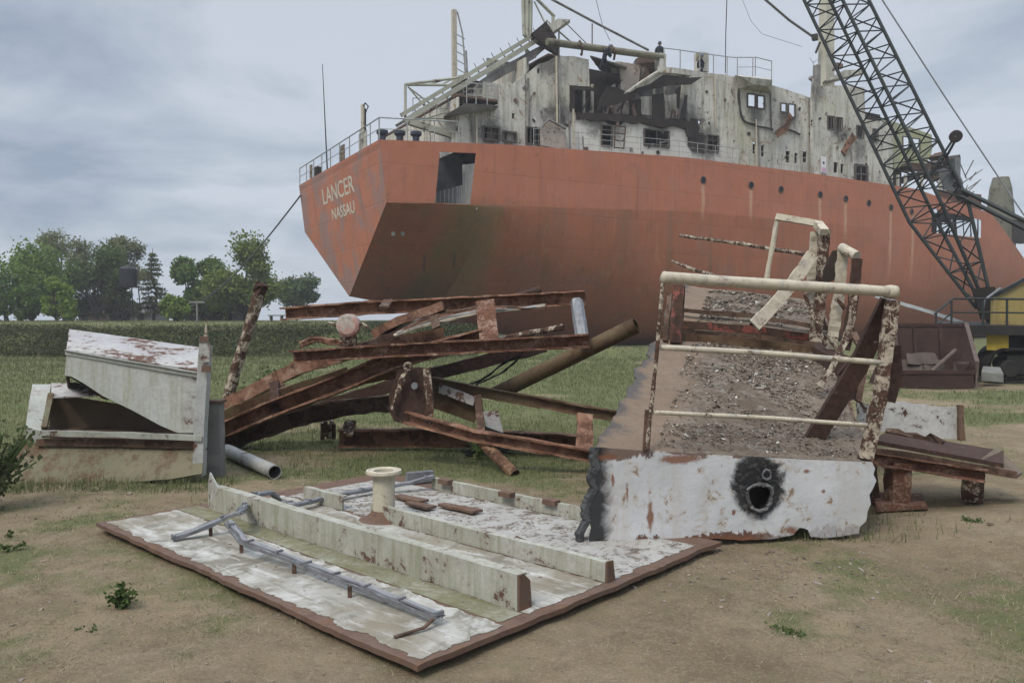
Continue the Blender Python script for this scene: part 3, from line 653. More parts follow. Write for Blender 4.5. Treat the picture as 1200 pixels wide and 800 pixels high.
wall('deckhouse_wall', [(1030,139),(1052,144),(1092,158),(1092,178),(1086,192),(1062,190),(1048,200),(1046,150)], NS+.2, M['housegreen'], [rc(1058,160,1066,174), rc(1069,162,1078,176)], label='yellow-green stained wall at the fore end of the deckhouse')
# far side, forward wall, aft wall, decks, smoked inner bulkheads, black sheets painting the dark behind windows
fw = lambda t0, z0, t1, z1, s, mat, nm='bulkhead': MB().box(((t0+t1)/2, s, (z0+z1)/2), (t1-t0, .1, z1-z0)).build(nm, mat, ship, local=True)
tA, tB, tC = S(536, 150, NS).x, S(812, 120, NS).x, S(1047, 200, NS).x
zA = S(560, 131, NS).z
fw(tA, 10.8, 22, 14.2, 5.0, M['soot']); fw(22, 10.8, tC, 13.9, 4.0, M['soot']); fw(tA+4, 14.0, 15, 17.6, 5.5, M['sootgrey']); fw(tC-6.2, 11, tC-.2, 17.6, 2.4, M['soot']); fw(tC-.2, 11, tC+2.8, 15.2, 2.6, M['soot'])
fw(S(806, 150, 2).x, 11, S(846, 160, 2).x, 14.3, 2.5, M['soot']); fw(S(878, 170, 2).x, 11, S(962, 190, 2).x, 13.4, 2.4, M['soot'])  # black panels set close behind windows so the openings read dark
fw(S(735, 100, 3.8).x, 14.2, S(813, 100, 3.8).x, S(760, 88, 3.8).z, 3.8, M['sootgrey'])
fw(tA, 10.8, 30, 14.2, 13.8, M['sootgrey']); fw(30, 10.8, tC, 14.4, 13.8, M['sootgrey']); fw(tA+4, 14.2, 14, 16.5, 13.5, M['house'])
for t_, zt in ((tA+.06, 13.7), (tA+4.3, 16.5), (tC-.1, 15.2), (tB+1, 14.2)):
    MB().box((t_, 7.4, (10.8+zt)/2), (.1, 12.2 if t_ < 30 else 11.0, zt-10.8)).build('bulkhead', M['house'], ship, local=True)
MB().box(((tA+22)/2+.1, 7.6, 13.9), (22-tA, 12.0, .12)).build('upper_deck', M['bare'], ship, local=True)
MB().box(((22+tC)/2+.1, 7.6, 13.75), (tC-22-.4, 11.0, .12)).build('upper_deck', M['bare'], ship, local=True)
a = S(640, 99, NS); c = S(690, 72, NS)
MB().box(((a.x+c.x)/2+.1, 4.6, 17.0), (c.x-a.x-.3, 6.2, .1)).build('roof', M['bare'], ship, local=True)
# wrecked middle: inner walls, canopy, hanging plates
def quad(name, pxs, s, mat, th=.06, torn=.05, label=None):
    pts = [S(p_[0], p_[1], p_[2] if len(p_) > 2 else s) for p_ in pxs]
    nn = (pts[1]-pts[0]).cross(pts[2]-pts[0])
    if nn.dot(V((-.3, -1, -.4))) > 0: nn = -nn
    # project onto one plane
    nn.normalize(); pts = [p_-nn*((p_-pts[0]).dot(nn)) for p_ in pts]
    if torn: pts = [p_-nn*((p_-pts[0]).dot(nn)) for p_ in rag(pts, .3, torn, True, 1.5, s)]
    return MB().plate(pts, th, nn).build(name, mat, ship, label, local=True)
fw(S(688, 120, 4).x, 13.9, S(812, 120, 4).x, S(760, 90, 4).z, 4.6, M['soot'])  # black backing paints the darkness inside the torn middle
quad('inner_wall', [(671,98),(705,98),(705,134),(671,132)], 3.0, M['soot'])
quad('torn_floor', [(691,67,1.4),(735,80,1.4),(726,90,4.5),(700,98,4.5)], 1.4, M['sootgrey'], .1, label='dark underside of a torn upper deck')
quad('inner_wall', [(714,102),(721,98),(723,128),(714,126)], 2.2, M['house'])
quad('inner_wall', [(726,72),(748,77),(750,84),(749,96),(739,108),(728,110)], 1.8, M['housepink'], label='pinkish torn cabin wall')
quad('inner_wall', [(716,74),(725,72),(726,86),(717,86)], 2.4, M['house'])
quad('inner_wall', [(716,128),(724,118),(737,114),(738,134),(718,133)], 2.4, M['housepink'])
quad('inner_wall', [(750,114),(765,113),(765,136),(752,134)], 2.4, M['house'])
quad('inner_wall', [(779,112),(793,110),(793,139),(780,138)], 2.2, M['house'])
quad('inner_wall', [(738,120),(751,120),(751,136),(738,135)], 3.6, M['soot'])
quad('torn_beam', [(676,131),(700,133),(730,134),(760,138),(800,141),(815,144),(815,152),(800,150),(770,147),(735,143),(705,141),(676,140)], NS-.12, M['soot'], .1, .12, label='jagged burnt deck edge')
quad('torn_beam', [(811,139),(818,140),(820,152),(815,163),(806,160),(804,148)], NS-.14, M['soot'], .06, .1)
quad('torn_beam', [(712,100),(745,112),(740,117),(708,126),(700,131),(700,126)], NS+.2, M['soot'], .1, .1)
quad('inner_wall', [(765,111),(778,109),(779,140),(765,138)], 2.1, M['soot'])  # black sheets from here paint the dark of inner doorways
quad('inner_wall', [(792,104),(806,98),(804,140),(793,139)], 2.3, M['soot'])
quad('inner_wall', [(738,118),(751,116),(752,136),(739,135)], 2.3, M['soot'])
cpy = MB(); A_, B_, C_, D_ = S(733,110,.2), S(775,81,.2), S(806,86,.2), S(800,96,.6)
cpy.sweep(rect(.10, .42), [S(734,109,.3), S(752,96,.3), S(772,83,.3)], up=(0,1,0)); cpy.sweep(rect(.10, .34), [S(771,82,.3), S(790,83,.3), S(811,86,.6)], up=(0,0,1))
cpy.hexa([S(735,109,.35), S(772,85,.35), S(809,87,.5), S(806,92,1.2)], [S(735,107,.35), S(772,82,.35), S(811,83,.5), S(812,86,1.2)])
cpy.build('bent_canopy', M['house'], ship, 'bent-down wing of the upper deck', local=True)
quad('canopy_underside', [(734,111,.4),(773,87,.4),(808,91,.4),(798,100,2.4),(776,112,3.2),(752,113,3.2)], .4, M['soot'], .05, .0)  # black underside, the shade under the canopy put into its colour
c = S(760, 76, 3.0); MB().lathe((c.x, c.y, c.z-.7), [(0,0),(.95,0),(1.15,.5),(.9,1.0),(.3,1.15),(0,1.15)], 18).build('burnt_tank', M['brownbar'], ship, local=True)
quad('torn_floor', [(745,78,2.2),(757,78,2.2),(764,90,2.2),(750,104,2.2),(747,96,2.2)], 2.2, M['bare'])
# wing pod on the house side
a, b2, c, d = S(861,91,NS-.02), S(905,95,NS-.02), S(903,107,NS-.02), S(876,101,NS-.02)
off = V((0, -1.1, 0)); pod = MB()
pod.hexa([S(866,104,NS-.01), S(904,110,NS-.01), S(905,92,NS-.01), S(861,88,NS-.01)], [S(882,99,.3), S(899,101,.3), S(905,94,.15), S(868,89.5,.15)])
pod.build('bridge_wing', M['house'], ship, 'small projecting wing below the top rail', local=True)
for p_ in (((866,104),(866,118),(868,136),(872,142),(888,148),(906,152)), ((958,128),(959,150),(962,158),(948,156)), ((918,150),(930,154),(938,158))):
    MB().sweep(rect(.06, .16), [S(x_, y_, NS-.06) for x_, y_ in p_], up=(0, 1, 0), jit=.03, step=.4).build('burnt_seam', M['soot'], ship, local=True)
for p_ in (((927,135),(921,150),(909,158)), ((1001,159),(992,172),(988,180))):
    MB().sweep(rect(.5, .07), [S(x_, y_, NS-.35) for x_, y_ in p_], up=(0, 1, 0), jit=.03, step=.5).build('hanging_plate', peel('orange_rusty_plate', (.26, .12, .06), (.10, .045, .025), .5, 1.5), ship, 'rusty orange plate hanging from a window', local=True)
# window frames with bars
FR = plain('rusty_window_frame', (.12, .10, .085), .9, .5, 3)
def frame(x0, y0, x1, y1, s, th=.07, bars=1, hb=0, mat=None):
    q = [S(x_, y_, s) for x_, y_ in rc(x0, y0, x1, y1)]; mb = MB()
    for i in range(4): mb.sweep(rect(th, th*.9), [q[i], q[(i+1) % 4]], up=(0, 1, 0))
    o = mb.build('window_frame', mat or FR, ship, local=True)
    if bars or hb:
        mb = MB()
        for i in range(bars): f = (i+1)/(bars+1); mb.tube([q[0].lerp(q[1], f), q[3].lerp(q[2], f)], th*.4, 5)
        for i in range(hb): f = (i+1)/(hb+1); mb.tube([q[0].lerp(q[3], f), q[1].lerp(q[2], f)], th*.35, 5)
        mb.build('bar', mat or FR, o, local=True)
for a in ((566,148,585,163,1.26,.10,1,1),(590,154,605,165,1.26,.10,0,0),(617,149,632,168,1.26,.08,2,0),(705,146,717,170,1.26,.08,0,3),(755,151,784,170,1.26,.08,1,0),(811,157,826,177,1.26,.06,0,0),(829,158,842,177,1.26,.08,1,2),
          (876,110,885.5,125,1.26,.09,0,0),(887.5,112,896,127,1.26,.09,0,0),(915,121,922,131,1.26,.08,0,0),(924,122,932,137,1.26,.08,0,0),(951,184,957,203,1.26,.08,0,0),
          (970,136,978,151,.96,.08,1,0),(980,137.5,987,152,.96,.08,1,0),(1004,147,1012,161,.96,.08,0,0),(1023,151,1029,166,.96,.07,0,0),(1002,193,1016,214,.96,.16,1,1),(1058,160,1066,174,1.46,.08,0,0),(1069,162,1078,176,1.46,.08,0,0)): frame(*a)
MB().box(S(576,157,1.6), (.6, .05, .6)).build('pale_panel', M['house'], ship, local=True); MB().box(S(598,160,1.6), (.5, .05, .45)).build('pale_panel', M['house'], ship, local=True)
# ladder frame leaning on the white wall
q = [S(721,147,.9), S(733,149,.9), S(731,174,.9), S(720,173,.9)]; mb = MB()
for i in range(4): mb.tube([q[i], q[(i+1) % 4]], .045, 6)
for f in (.33, .66): mb.tube([q[0].lerp(q[3], f), q[1].lerp(q[2], f)], .04, 6)
mb.build('leaning_frame', M['beamdark'], ship, local=True)
sg = MB().box(S(965, 193, .9), (.55, .03, 1.15)).build('notice_board', plain('notice_white', (.66, .64, .66), .6, .1), ship, 'white notice with a dark mark and a pink patch', local=True)
c = S(965, 191, .9); MB().lathe((c.x, c.y-.02, c.z), [(.10, 0), (.001, 0)], 12, (0, 1, 0)).build('mark', M['soot'], sg, local=True)
c = S(965, 199, .9); MB().box((c.x, c.y-.02, c.z), (.44, .006, .3)).build('mark', plain('notice_pink', (.62, .38, .50), .6), sg, local=True)
# pink gabled cabin piece at the aft house
quad('cabin_front', [(634,170),(634,150),(643,141),(662,150),(664,176)], NS-.25, M['housepink'], .08, .03, label='low pinkish gabled panel'); MB().tube([S(633,151,.9), S(643,140,.9), S(663,151,.9)], .07, 6).build('cabin_trim', M['sootgrey'], ship, local=True)
# vertical ribs and pipes on the walls
for x_, y0_, y1_, s_ in ((553,136,166,1.2),(558,136,168,1.2),(619,92,148,1.2),(652,66,150,1.15),(655,66,150,1.15),(683,160,182,.6),(667,132,176,.9),(672,128,182,.9),(838,88,150,1.2),(886,140,205,1.15),(889,150,208,1.1),(903,110,150,1.2),(997,170,190,.9),(955,92,130,.7)):
    MB().tube([S(x_, y0_, s_), S(x_+1, y1_, s_)], .06 if s_ > .8 else .04, 6).build('wall_pipe', M['sootgrey'] if x_ % 2 else M['cream'], ship, local=True)
for k in range(70):                    # dents, brackets, scars
    x_, y_ = random.uniform(590, 1040), 0; y_ = interp(((590,110),(690,155),(800,150),(820,120),(950,140),(1040,185)), x_)+random.uniform(-22, 30)
    c = S(x_, y_, NS-.03 if x_ < 950 else NS-.33); 
    if y_ > 40 and random.random() < .5: MB().box(c, (random.uniform(.06, .3), .05, random.uniform(.06, .25)), 0, 0, random.uniform(-1, 1)).build('bracket', random.choice([M['sootgrey'], M['bare'], M['soot']]), ship, local=True)
# more torn pieces, sagging strips and cabin clutter
quad('burnt_edge', [(807,158),(812,155),(824,156),(828,160),(826,176),(812,178),(806,170)], NS-.05, M['soot'], .04, .10)
quad('burnt_edge', [(668,100),(700,103),(700,107),(674,106),(674,130),(668,131)], NS-.05, M['soot'], .04, .06)
quad('burnt_edge', [(797,139),(803,112),(806,112),(804,140)], NS-.06, M['soot'], .05, .06)
for k in range(34):
    x_ = random.uniform(664, 812); y_ = interp(((664,132),(730,142),(812,150)), x_)-random.uniform(0, 26); a_ = S(x_, y_, random.uniform(1.4, 3.4))
    MB().sweep(rect(random.uniform(.04,.2), .03), [a_, a_+V((random.uniform(-.5,.5), random.uniform(-.2,.2), random.uniform(-1.3,-.2)))], up=(0,1,0), jit=.03, step=.3).build('torn_strip', random.choice([M['soot'], M['sootgrey'], M['bare'], M['housepink']]), ship, local=True)
for k in range(16):
    x_ = random.uniform(728, 800); a_ = S(x_, interp(((690,72),(735,82),(800,86)), x_)+random.uniform(-2, 8), random.uniform(2, 4)); MB().box(a_, (random.uniform(.2,.9), random.uniform(.2,.6), random.uniform(.15,.6)), random.uniform(-1,1), 0, random.uniform(-.5,.5)).build('roof_clutter', random.choice([M['soot'], M['sootgrey'], M['housepink'], M['bare']]), ship, local=True)
for x_ in (684, 694, 726, 766, 778): MB().box(S(x_, 122, 2.6), (.14, .14, 2.4)).build('cabin_post', M['house'], ship, local=True)
# rails
RAIL = plain('rail_grey', (.33, .34, .33), .7, .4, 3)
def rail(pts, h=1.0, step=None, rows=2, r=.035, name='railing', mat=None):
    mb = MB(); Z = V((0, 0, 1))
    for j in range(rows): mb.tube([p_+Z*h*(j+1)/rows for p_ in pts], r if j == rows-1 else r*.6, 5)
    for p_ in pts: mb.tube([p_, p_+Z*h], r, 5)
    return mb.build(name, mat or RAIL, ship, local=True)
rail([V((0, s_, 10.6)) for s_ in (15.4, 13.7, 12.0, 10.2, 8.4, 6.6, 4.8, 3.0, 1.4, .08)], 1.1, name='stern_railing')
rail([V((t_, .06, interp(SH, t_))) for t_ in (0, 1.5, 3.0, 4.4)], 1.1, name='side_railing')
rail([V((t_, .08, interp(SH, t_))) for t_ in np.arange(9, 33, 1.5)], 1.0, rows=3, r=.02, name='side_railing')
rail([S(x_, y_, NS+.1) for x_, y_ in ((778,80),(797,82),(820,85),(836,87),(852,89),(864,90))], 1.25, name='roof_railing', rows=1)
rail([S(864,90,.5), S(882,90,.2), S(885,89.5,.2), S(904,94,.2)], 1.25, name='wing_railing')
for s_, w_ in ((13.2, .5), (6.6, .8), (3.0, 1.2)): MB().box((.15, s_, 11.1), (.06, w_, .95)).build('rail_screen', M['creamold'] if s_ > 4 else M['house'], ship, local=True)
MB().box((.4, 12.5, 11.0), (.4, .5, .7)).build('dark_box', M['soot'], ship, local=True)
c = S(378, 205, 7); MB().tube([V((.1, 9.4, 10.6)), S(390, 185, 0)*0+V((.1, 9.4, 10.6))+V((0, .9, 6.6))], .045, 6, scale=lambda t: 1-.6*t).build('whip_aerial', M['dark'], ship, local=True)
MB().tube([V((.6, 4.3, 10.6)), V((.6, 4.3, 13.4))], .11, 10).build('stern_post', M['cream'], ship, local=True)
mb = MB(); mb.tube([V((.6, 4.3, 13.3)), V((.6, 3.9, 13.4)), V((.6, 3.4, 13.1)), V((.6, 3.8, 12.9))], .04, 6); mb.tube([V((.6, 3.9, 10.6)), V((.6, 3.9, 13.1))], .05, 6); mb.build('stern_post_bracket', M['dark'], ship, local=True)
NAVY = plain('navy_paint', (.045, .06, .085), .6, .4, 3)
for x_ in (448, 468.5, 487.5):         # bollards
    c = S(x_, 160, .7); zt = interp(SH, c.x); MB().lathe((c.x, c.y, zt-.1), [(.18, 0), (.18, .45), (.30, .55), (.30, .70), (0, .72)], 14).build('bollard', NAVY, ship, local=True)
# kingpost, masts, inclined lattice boom
mb = MB(); mb.sweep(rect(.27, .27), [S(533, 142, 8), S(532, 12, 8)], up=(0, 1, 0)); mb.build('king_post', M['cream'], ship, local=True)
mb = MB(); mb.tube([S(536,14,8), S(542,40,8), S(547,100,8)], .05, 6); mb.tube([S(545,60,8), S(547,95,8)], .12, 6)
for i in range(6): mb.tube([S(534,40+i*10,8), S(545,46+i*10,8)], .03, 5)
mb.build('post_ladder', RAIL, ship, local=True)
def truss(a, b, w, h, nb, r, name, mat, sidev=(0,1,0)):
    a, b = V(a), V(b); t = (b-a).normalized(); sd = V(sidev); sd = (sd-t*sd.dot(t)).normalized(); u = sd.cross(t); mb = MB(); cs = []
    for i, j in ((-1,-1),(1,-1),(1,1),(-1,1)):
        o = sd*w/2*i+u*h/2*j; cs.append(o); mb.tube([a+o, b+o], r, 8)
    for k in range(nb):
        for q in range(4):
            p0, p1 = cs[q], cs[(q+1) % 4]; x0, x1 = a.lerp(b, k/nb), a.lerp(b, (k+1)/nb)
            mb.tube([x0+p0, x1+p1] if k % 2 else [x0+p1, x1+p0], r*.5, 5); mb.tube([x0+p0, x0+p1], r*.5, 5)
    return mb.build(name, mat, ship, local=True)
BM = peel('greenish_white_boom', (.40, .40, .32), (.10, .06, .04), .3, 1.5, (.30, .30, .24))
a, b2 = S(474,142,2.2), S(638,42,2.2); d = (b2-a).normalized(); u = V((0,-1,0)).cross(d); u = u if u.z > 0 else -u
mb = MB(); mb.sweep(rect(.28, .16), [a, b2], up=(0,1,0)); mb.sweep(rect(.22, .16), [a+u*.34, b2+u*.34], up=(0,1,0)); mb.build('inclined_boom', BM, ship, local=True)
mb = MB(); mb.sweep(rect(.16, .14), [a+V((0,1.2,0)), b2+V((0,1.2,0))], up=(0,1,0))
for i in range(16):
    p_ = a.lerp(b2, (i+.3)/16); mb.tube([p_, p_+V((0,1.2,0))], .05, 5); mb.tube([p_, p_+u*.34], .04, 5)
    if i > 6: mb.tube([p_+u*.34, p_+u*.7], .025, 4)
mb.build('boom_bracing', M['sootgrey'], ship, local=True)
quad('boom_plate', [(592,76,2.25),(640,50,2.25),(640,56,2.25),(625,70,2.25),(600,84,2.25),(572,100,2.25),(560,104,2.25),(562,95,2.25)], 2.25, M['sootgrey'], .06, .03)
mb = MB()
for p_ in (((475,99),(475,141)), ((475,99),(532,92),(556,84)), ((475,99.5),(530,100),(545,101)), ((478,102),(502,120),(512,128)), ((480,104),(497,124)), ((500,100),(520,94)), ((516,100),(530,93)), ((487,139),(540,139)), ((500,139),(540,126)), ((560,140),(592,120)),
           ((512,140),(523,155)), ((497,141),(497,155)), ((543,102),(543,138)), ((556,102),(556,125)), ((571,97),(571,118)), ((548,104),(592,106)), ((548,112),(575,113))):
    mb.tube([S(x_, y_, 2.3) for x_, y_ in p_], .075 if p_[0][0] in (475,) else .045, 6)
mb.build('boom_frame', BM, ship, local=True)
mb = MB(); mb.sweep(rect(.32, .3), [S(480,143,2.2), S(534,160,2.2)], up=(0,1,0)); mb.build('boom_strut', BM, ship, local=True)
rail([S(x_, y_, 2.6) for x_, y_ in ((484,139),(498,139),(512,139),(526,139),(538,134),(552,128))], 1.1, name='platform_railing', r=.025)
MB().hexa([S(520,139,3), S(545,126,3), S(583,128,3), S(578,131,3)], [S(520,136,1.0), S(545,121,.6), S(584,124,.6), S(580,129,.8)]).build('side_platform', M['sootgrey'], ship, local=True)
rail([S(x_, y_, .7) for x_, y_ in ((547,122),(558,122),(571,124),(584,125))], 1.1, name='platform_railing', r=.03)
MB().box(S(556, 112, 2.6)+V((0,1,0)), (1.3, 1.4, 1.9)).build('dark_cabin', M['soot'], ship, local=True); MB().box(S(578, 113, 2.0)+V((0,1,0)), (1.1, 1.6, 1.6)).build('pale_cabin', M['house'], ship, local=True)
MB().hexa([S(622,48,3.2), S(634,43,3.2), S(655,62,3.2), S(655,68,3.2)], [S(622,40,1.8), S(640,25,1.8), S(652,44,1.8), S(650,62,1.8)]).build('boom_gusset', M['soot'], ship, 'dark gusset where the booms meet', local=True)
MB().hexa([S(628,44,3.4), S(656,29,3.4), S(668,27,3.4), S(650,40,3.4)], [S(626,40,1.8), S(654,22,1.8), S(668,23,1.8), S(648,38,1.8)]).build('boom_platform', M['house'], ship, local=True)
mb = MB()
for x0,y0,x1,y1,r_ in ((612,-20,614,42,.10),(618,-30,617,44,.16),(622,-30,621,42,.14),(624,-6,650,20,.10),(626,2,640,30,.05),(617,58,618,84,.10),(618,84,590,77,.10),(640,24,672,52,.05),(628,68,617,58,.05),(600,84,618,66,.04),(655,23,655,66,.05),(648,20,648,40,.10)):
    mb.tube([S(x0, y0, 2.4), S(x1, y1, 2.4)], r_, 7)
mb.build('boom_mast', BM, ship, local=True)
MB().tube([S(641,49,1.2), S(776,67,1.2)], .21, 12).build('derrick_boom', M['yellowish'] if 'yellowish' in M else peel('olive_boom_paint', (.22, .205, .14), (.11, .075, .045), .34, 2, (.15, .15, .105)), ship, 'long olive-yellow derrick boom lying across the deckhouse', local=True)
MB().box(S(774, 73, 1.3), (.5, .5, .95)).build('boom_rest', M['house'], ship, local=True)
for x_ in (681, 719): MB().tube([S(x_-2, 43+(x_-640)*.13, 1.15), S(x_+2, 50+(x_-640)*.13, .85), S(x_, 60+(x_-640)*.13, 1.15)], .07, 6, jit=.02).build('boom_clamp', M['beamdark'], ship, local=True)
mb = MB(); mb.tube([S(640,-4,1.6), S(700,28,1.6), S(760,59,1.6)], .07, 6)
mb.tube([S(694,28,1.6), S(694,52,1.6)], .045, 5); mb.tube([S(660,24,1.6), S(687,51,1.6)], .03, 5)
mb.build('stay_bar', M['sootgrey'], ship, local=True)
mb = MB(); mb.tube([S(697,-6,1.6), S(706,30,1.6), S(715,48,1.6)], .02, 4); mb.tube([S(852,-5,2), S(850.5,40,2), S(850,86,2)], .04, 4); mb.tube([S(868,-5,4),S(880,25,4),S(893,40,4),S(940,55,4)], .015, 4); mb.build('wire', M['dark'], ship, local=True)
# main mast
mb = MB(); mb.sweep(rect(.95, .8), [S(968,102,4), S(969,-25,4)], up=(0,1,0), scale=lambda t: 1-.15*t); mb.build('main_mast', peel('cream_mast', (.50, .48, .38), (.14, .08, .05), .25, 1.2), ship, local=True)
MB().hexa([S(964,100,3.2), S(1010,88,3.2), S(1012,84,3.2), S(992,84,3.2)], [S(964,96,1.2), S(1010,86,1.2), S(1012,82,1.2), S(990,82,1.2)]).build('mast_platform', M['house'], ship, local=True)
mb = MB(); mb.hexa([S(975,84,3), S(986,81,3), S(986,76,3), S(980,74,3)], [S(975,82,2), S(988,80,2), S(988,75,2), S(981,73,2)]); mb.build('lamp_housing', M['bare'], ship, local=True)
MB().tube([S(890,-6,4.0), S(925,24,4.0), S(955,45,4.0)], .09, 6).build('heavy_wire', plain('brown_wire', (.16, .14, .13), .9), ship, 'thick stay wire down to the mast', local=True)
mb = MB(); mb.box(S(955,44,3.9), (.5, .4, .4), .5); mb.tube([S(961,50,3.9), S(956,62,3.9)], .09, 6); mb.build('wire_block', M['soot'], ship, local=True)
mb = MB(); mb.box(S(957,95,1.6), (.35, .4, 2.2)); mb.box(S(952,93,1.6), (.5, .3, .2), 0, 0, .4); mb.tube([S(953,72,1.6), S(954,90,1.6)], .02, 4); mb.tube([S(949,68,1.6), S(953,74,1.6), S(958,70,1.6)], .02, 4); mb.build('broken_fitting', M['sootgrey'], ship, local=True)
# crushed dark wreckage ahead of the house
for k in range(26):
    x_, y_ = random.uniform(1048, 1116), random.uniform(184, 212); c = S(x_, y_, random.uniform(1.5, 6))
    MB().box(c, (random.uniform(.4, 2), random.uniform(.3, 1.2), random.uniform(.1, .7)), random.uniform(-1, 1), 0, random.uniform(-.6, .6)).build('wreckage', random.choice([M['soot'], M['soot'], M['sootgrey'], M['bare']]), ship, local=True)
for x_ in (1052, 1061, 1080, 1102): MB().box(S(x_, 214, 1.5), (.18, .18, 1.2)).build('deck_post', M['house'], ship, local=True)
mb = MB()
for k in range(22): a = S(random.uniform(1085,1140), random.uniform(205,235), 3); mb.tube([a, a+V((random.uniform(-2,2), random.uniform(-1,1), random.uniform(.2,1.6)))], .05, 5)
mb.build('bent_rods', M['sootgrey'], ship, local=True)
MB().hexa([S(1098,262,4), S(1150,250,4), S(1150,228,4), S(1098,222,4)], [S(1098,262,4.5), S(1150,250,4.5), S(1150,228,4.5), S(1098,222,4.5)]).build('bow_bulkhead', plain('inside_red', (.17, .075, .05), .9, .4, .8), ship, local=True)
# fore casing: tapered drum on the cut bow
c = S(1172, 262, 6.0); mb = MB(); mb.lathe((c.x, c.y, c.z-4.5), [(1.35, 0), (1.3, 4.5), (.95, 7.9), (.70, 8.9), (0, 8.95)], 26); mb.build('fore_casing', peel('grey_green_casing', (.15, .15, .11), (.09, .075, .05), .4, 1.2, (.12, .12, .085)), ship, 'grey-green tapered drum on the cut bow', local=True)
MB().box((c.x+.5, c.y-1.4, c.z-.9), (1.6, .4, 2.2)).build('fore_opening', M['soot'], ship, local=True)  # solid black block paints the dark of an opening
# ------------------------------------------------------------------ mooring rope
a = W((0, 15.2, 9.9)); e = P(176, 372, 75); e.z = height(e.x, 75)+.5; mid = [a.lerp(e, i/20)+V((0, 0, -2.2*math.sin(math.pi*i/20))) for i in range(21)]
o = MB().tube(mid, .055, 6).build('mooring_rope', M['rope']); tag(o, 'long grey mooring rope running from the ship stern down to the bank', 'rope')
# ------------------------------------------------------------------ workers on the ship
def person(label, joints, radii, edges, headp, face, mats, loc, hat):
    """one continuous skinned body with trousers and helmet as children; joints in metres from loc"""
    t = thing('person', label, 'person', loc)
    me = bpy.data.meshes.new('body'); me.from_pydata([V(j) for j in joints], edges, []); o = bpy.data.objects.new('body', me); COL.objects.link(o); o.parent = t
    sk = o.modifiers.new('skin', 'SKIN'); sk.use_smooth_shade = True
    for v, r in zip(me.skin_vertices[0].data, radii): v.radius = (r*1.25, r*1.25)
    me.skin_vertices[0].data[0].use_root = True
    o.modifiers.new('sub', 'SUBSURF').render_levels = 1; me.materials.append(mats[0])
    h = V(headp); MB().lathe((h.x, h.y, h.z-.13), [(.03, 0), (.075, .03), (.095, .12), (.09, .2), (.03, .26), (0, .265)], 12).build('head', SKIN, t, smooth=True, local=True)
    MB().lathe((h.x, h.y, h.z+.02), [(.135, -.02), (.12, .01), (.11, .07), (.07, .125), (0, .145)], 14).build('helmet', hat, t, smooth=True, local=True)
    return t
SKIN = plain('skin', (.25, .15, .10), .6, .1); NB = plain('navy_overall', (.018, .022, .032), .9, .3, 5)
J = [(0,0,.95),(0,0,1.2),(0,0,1.42),(0,0,1.52),(.2,0,1.4),(.26,.0,1.12),(.22,-.12,.9),(-.2,0,1.4),(-.27,0,1.12),(-.2,-.14,.92),(.1,0,.9),(.12,-.02,.5),(.13,0,.08),(.13,-.14,.03),(-.1,0,.9),(-.12,-.02,.5),(-.14,0,.08),(-.14,-.14,.03)]
R_ = [.15,.14,.13,.06,.075,.055,.04,.075,.055,.04,.10,.075,.05,.045,.10,.075,.05,.045]
E_ = [(0,1),(1,2),(2,3),(2,4),(4,5),(5,6),(2,7),(7,8),(8,9),(0,10),(10,11),(11,12),(12,13),(0,14),(14,15),(15,16),(16,17)]
person('worker in dark overalls standing at the end of the derrick boom', J, R_, E_, (0, 0, 1.66), 0, (NB,), W(S(773, 82, 2.2)), plain('dark_helmet', (.03, .035, .05), .5))
J2 = [(0,0,.85),(.1,0,1.05),(.2,0,1.22),(.28,0,1.30),(.2,.18,1.2),(.3,.15,.95),(.42,.1,.8),(.2,-.18,1.2),(.32,-.16,.95),(.45,-.1,.82),(0,.1,.82),(.16,.1,.45),(.02,.1,.06),(.15,.1,.03),(0,-.1,.82),(-.12,-.1,.45),(-.3,-.1,.06),(-.17,-.1,.03)]
person('worker in dark clothes leaning forward on top of the torn cabins', J2, R_, E_, (.36, 0, 1.40), 0, (NB,), W(S(708, 83, 1.1)), plain('grey_helmet', (.10, .11, .13), .5))
J3 = [(0,0,.42),(.08,0,.62),(.16,0,.82),(.2,0,.92),(.16,.18,.8),(.3,.15,.6),(.4,.08,.5),(.16,-.18,.8),(.3,-.16,.6),(.4,-.08,.5),(0,.1,.4),(.36,.12,.48),(.2,.12,.08),(.34,.12,.03),(0,-.1,.4),(.36,-.12,.46),(.18,-.12,.08),(.32,-.12,.03)]
person('worker in dark blue crouching beside the cream cabinet on the roof', J3, R_, E_, (.24, 0, 1.05), 0, (NB,), W(S(818, 85, 2.0)), plain('blue_helmet', (.05, .08, .14), .5))
cb_ = thing('cabinet', 'cream metal cabinet standing on the deckhouse roof by the rail', 'cabinet', W(S(822, 86, 2.6)))
p_ = W(S(822, 74, 2.6)); MB().box(p_, (.75, .6, 1.25), .5).build('case', M['house'], cb_); MB().box(p_+V((-.25, -.32, .25)), (.5, .05, .5), .5).build('door', M['housegreen'], cb_)
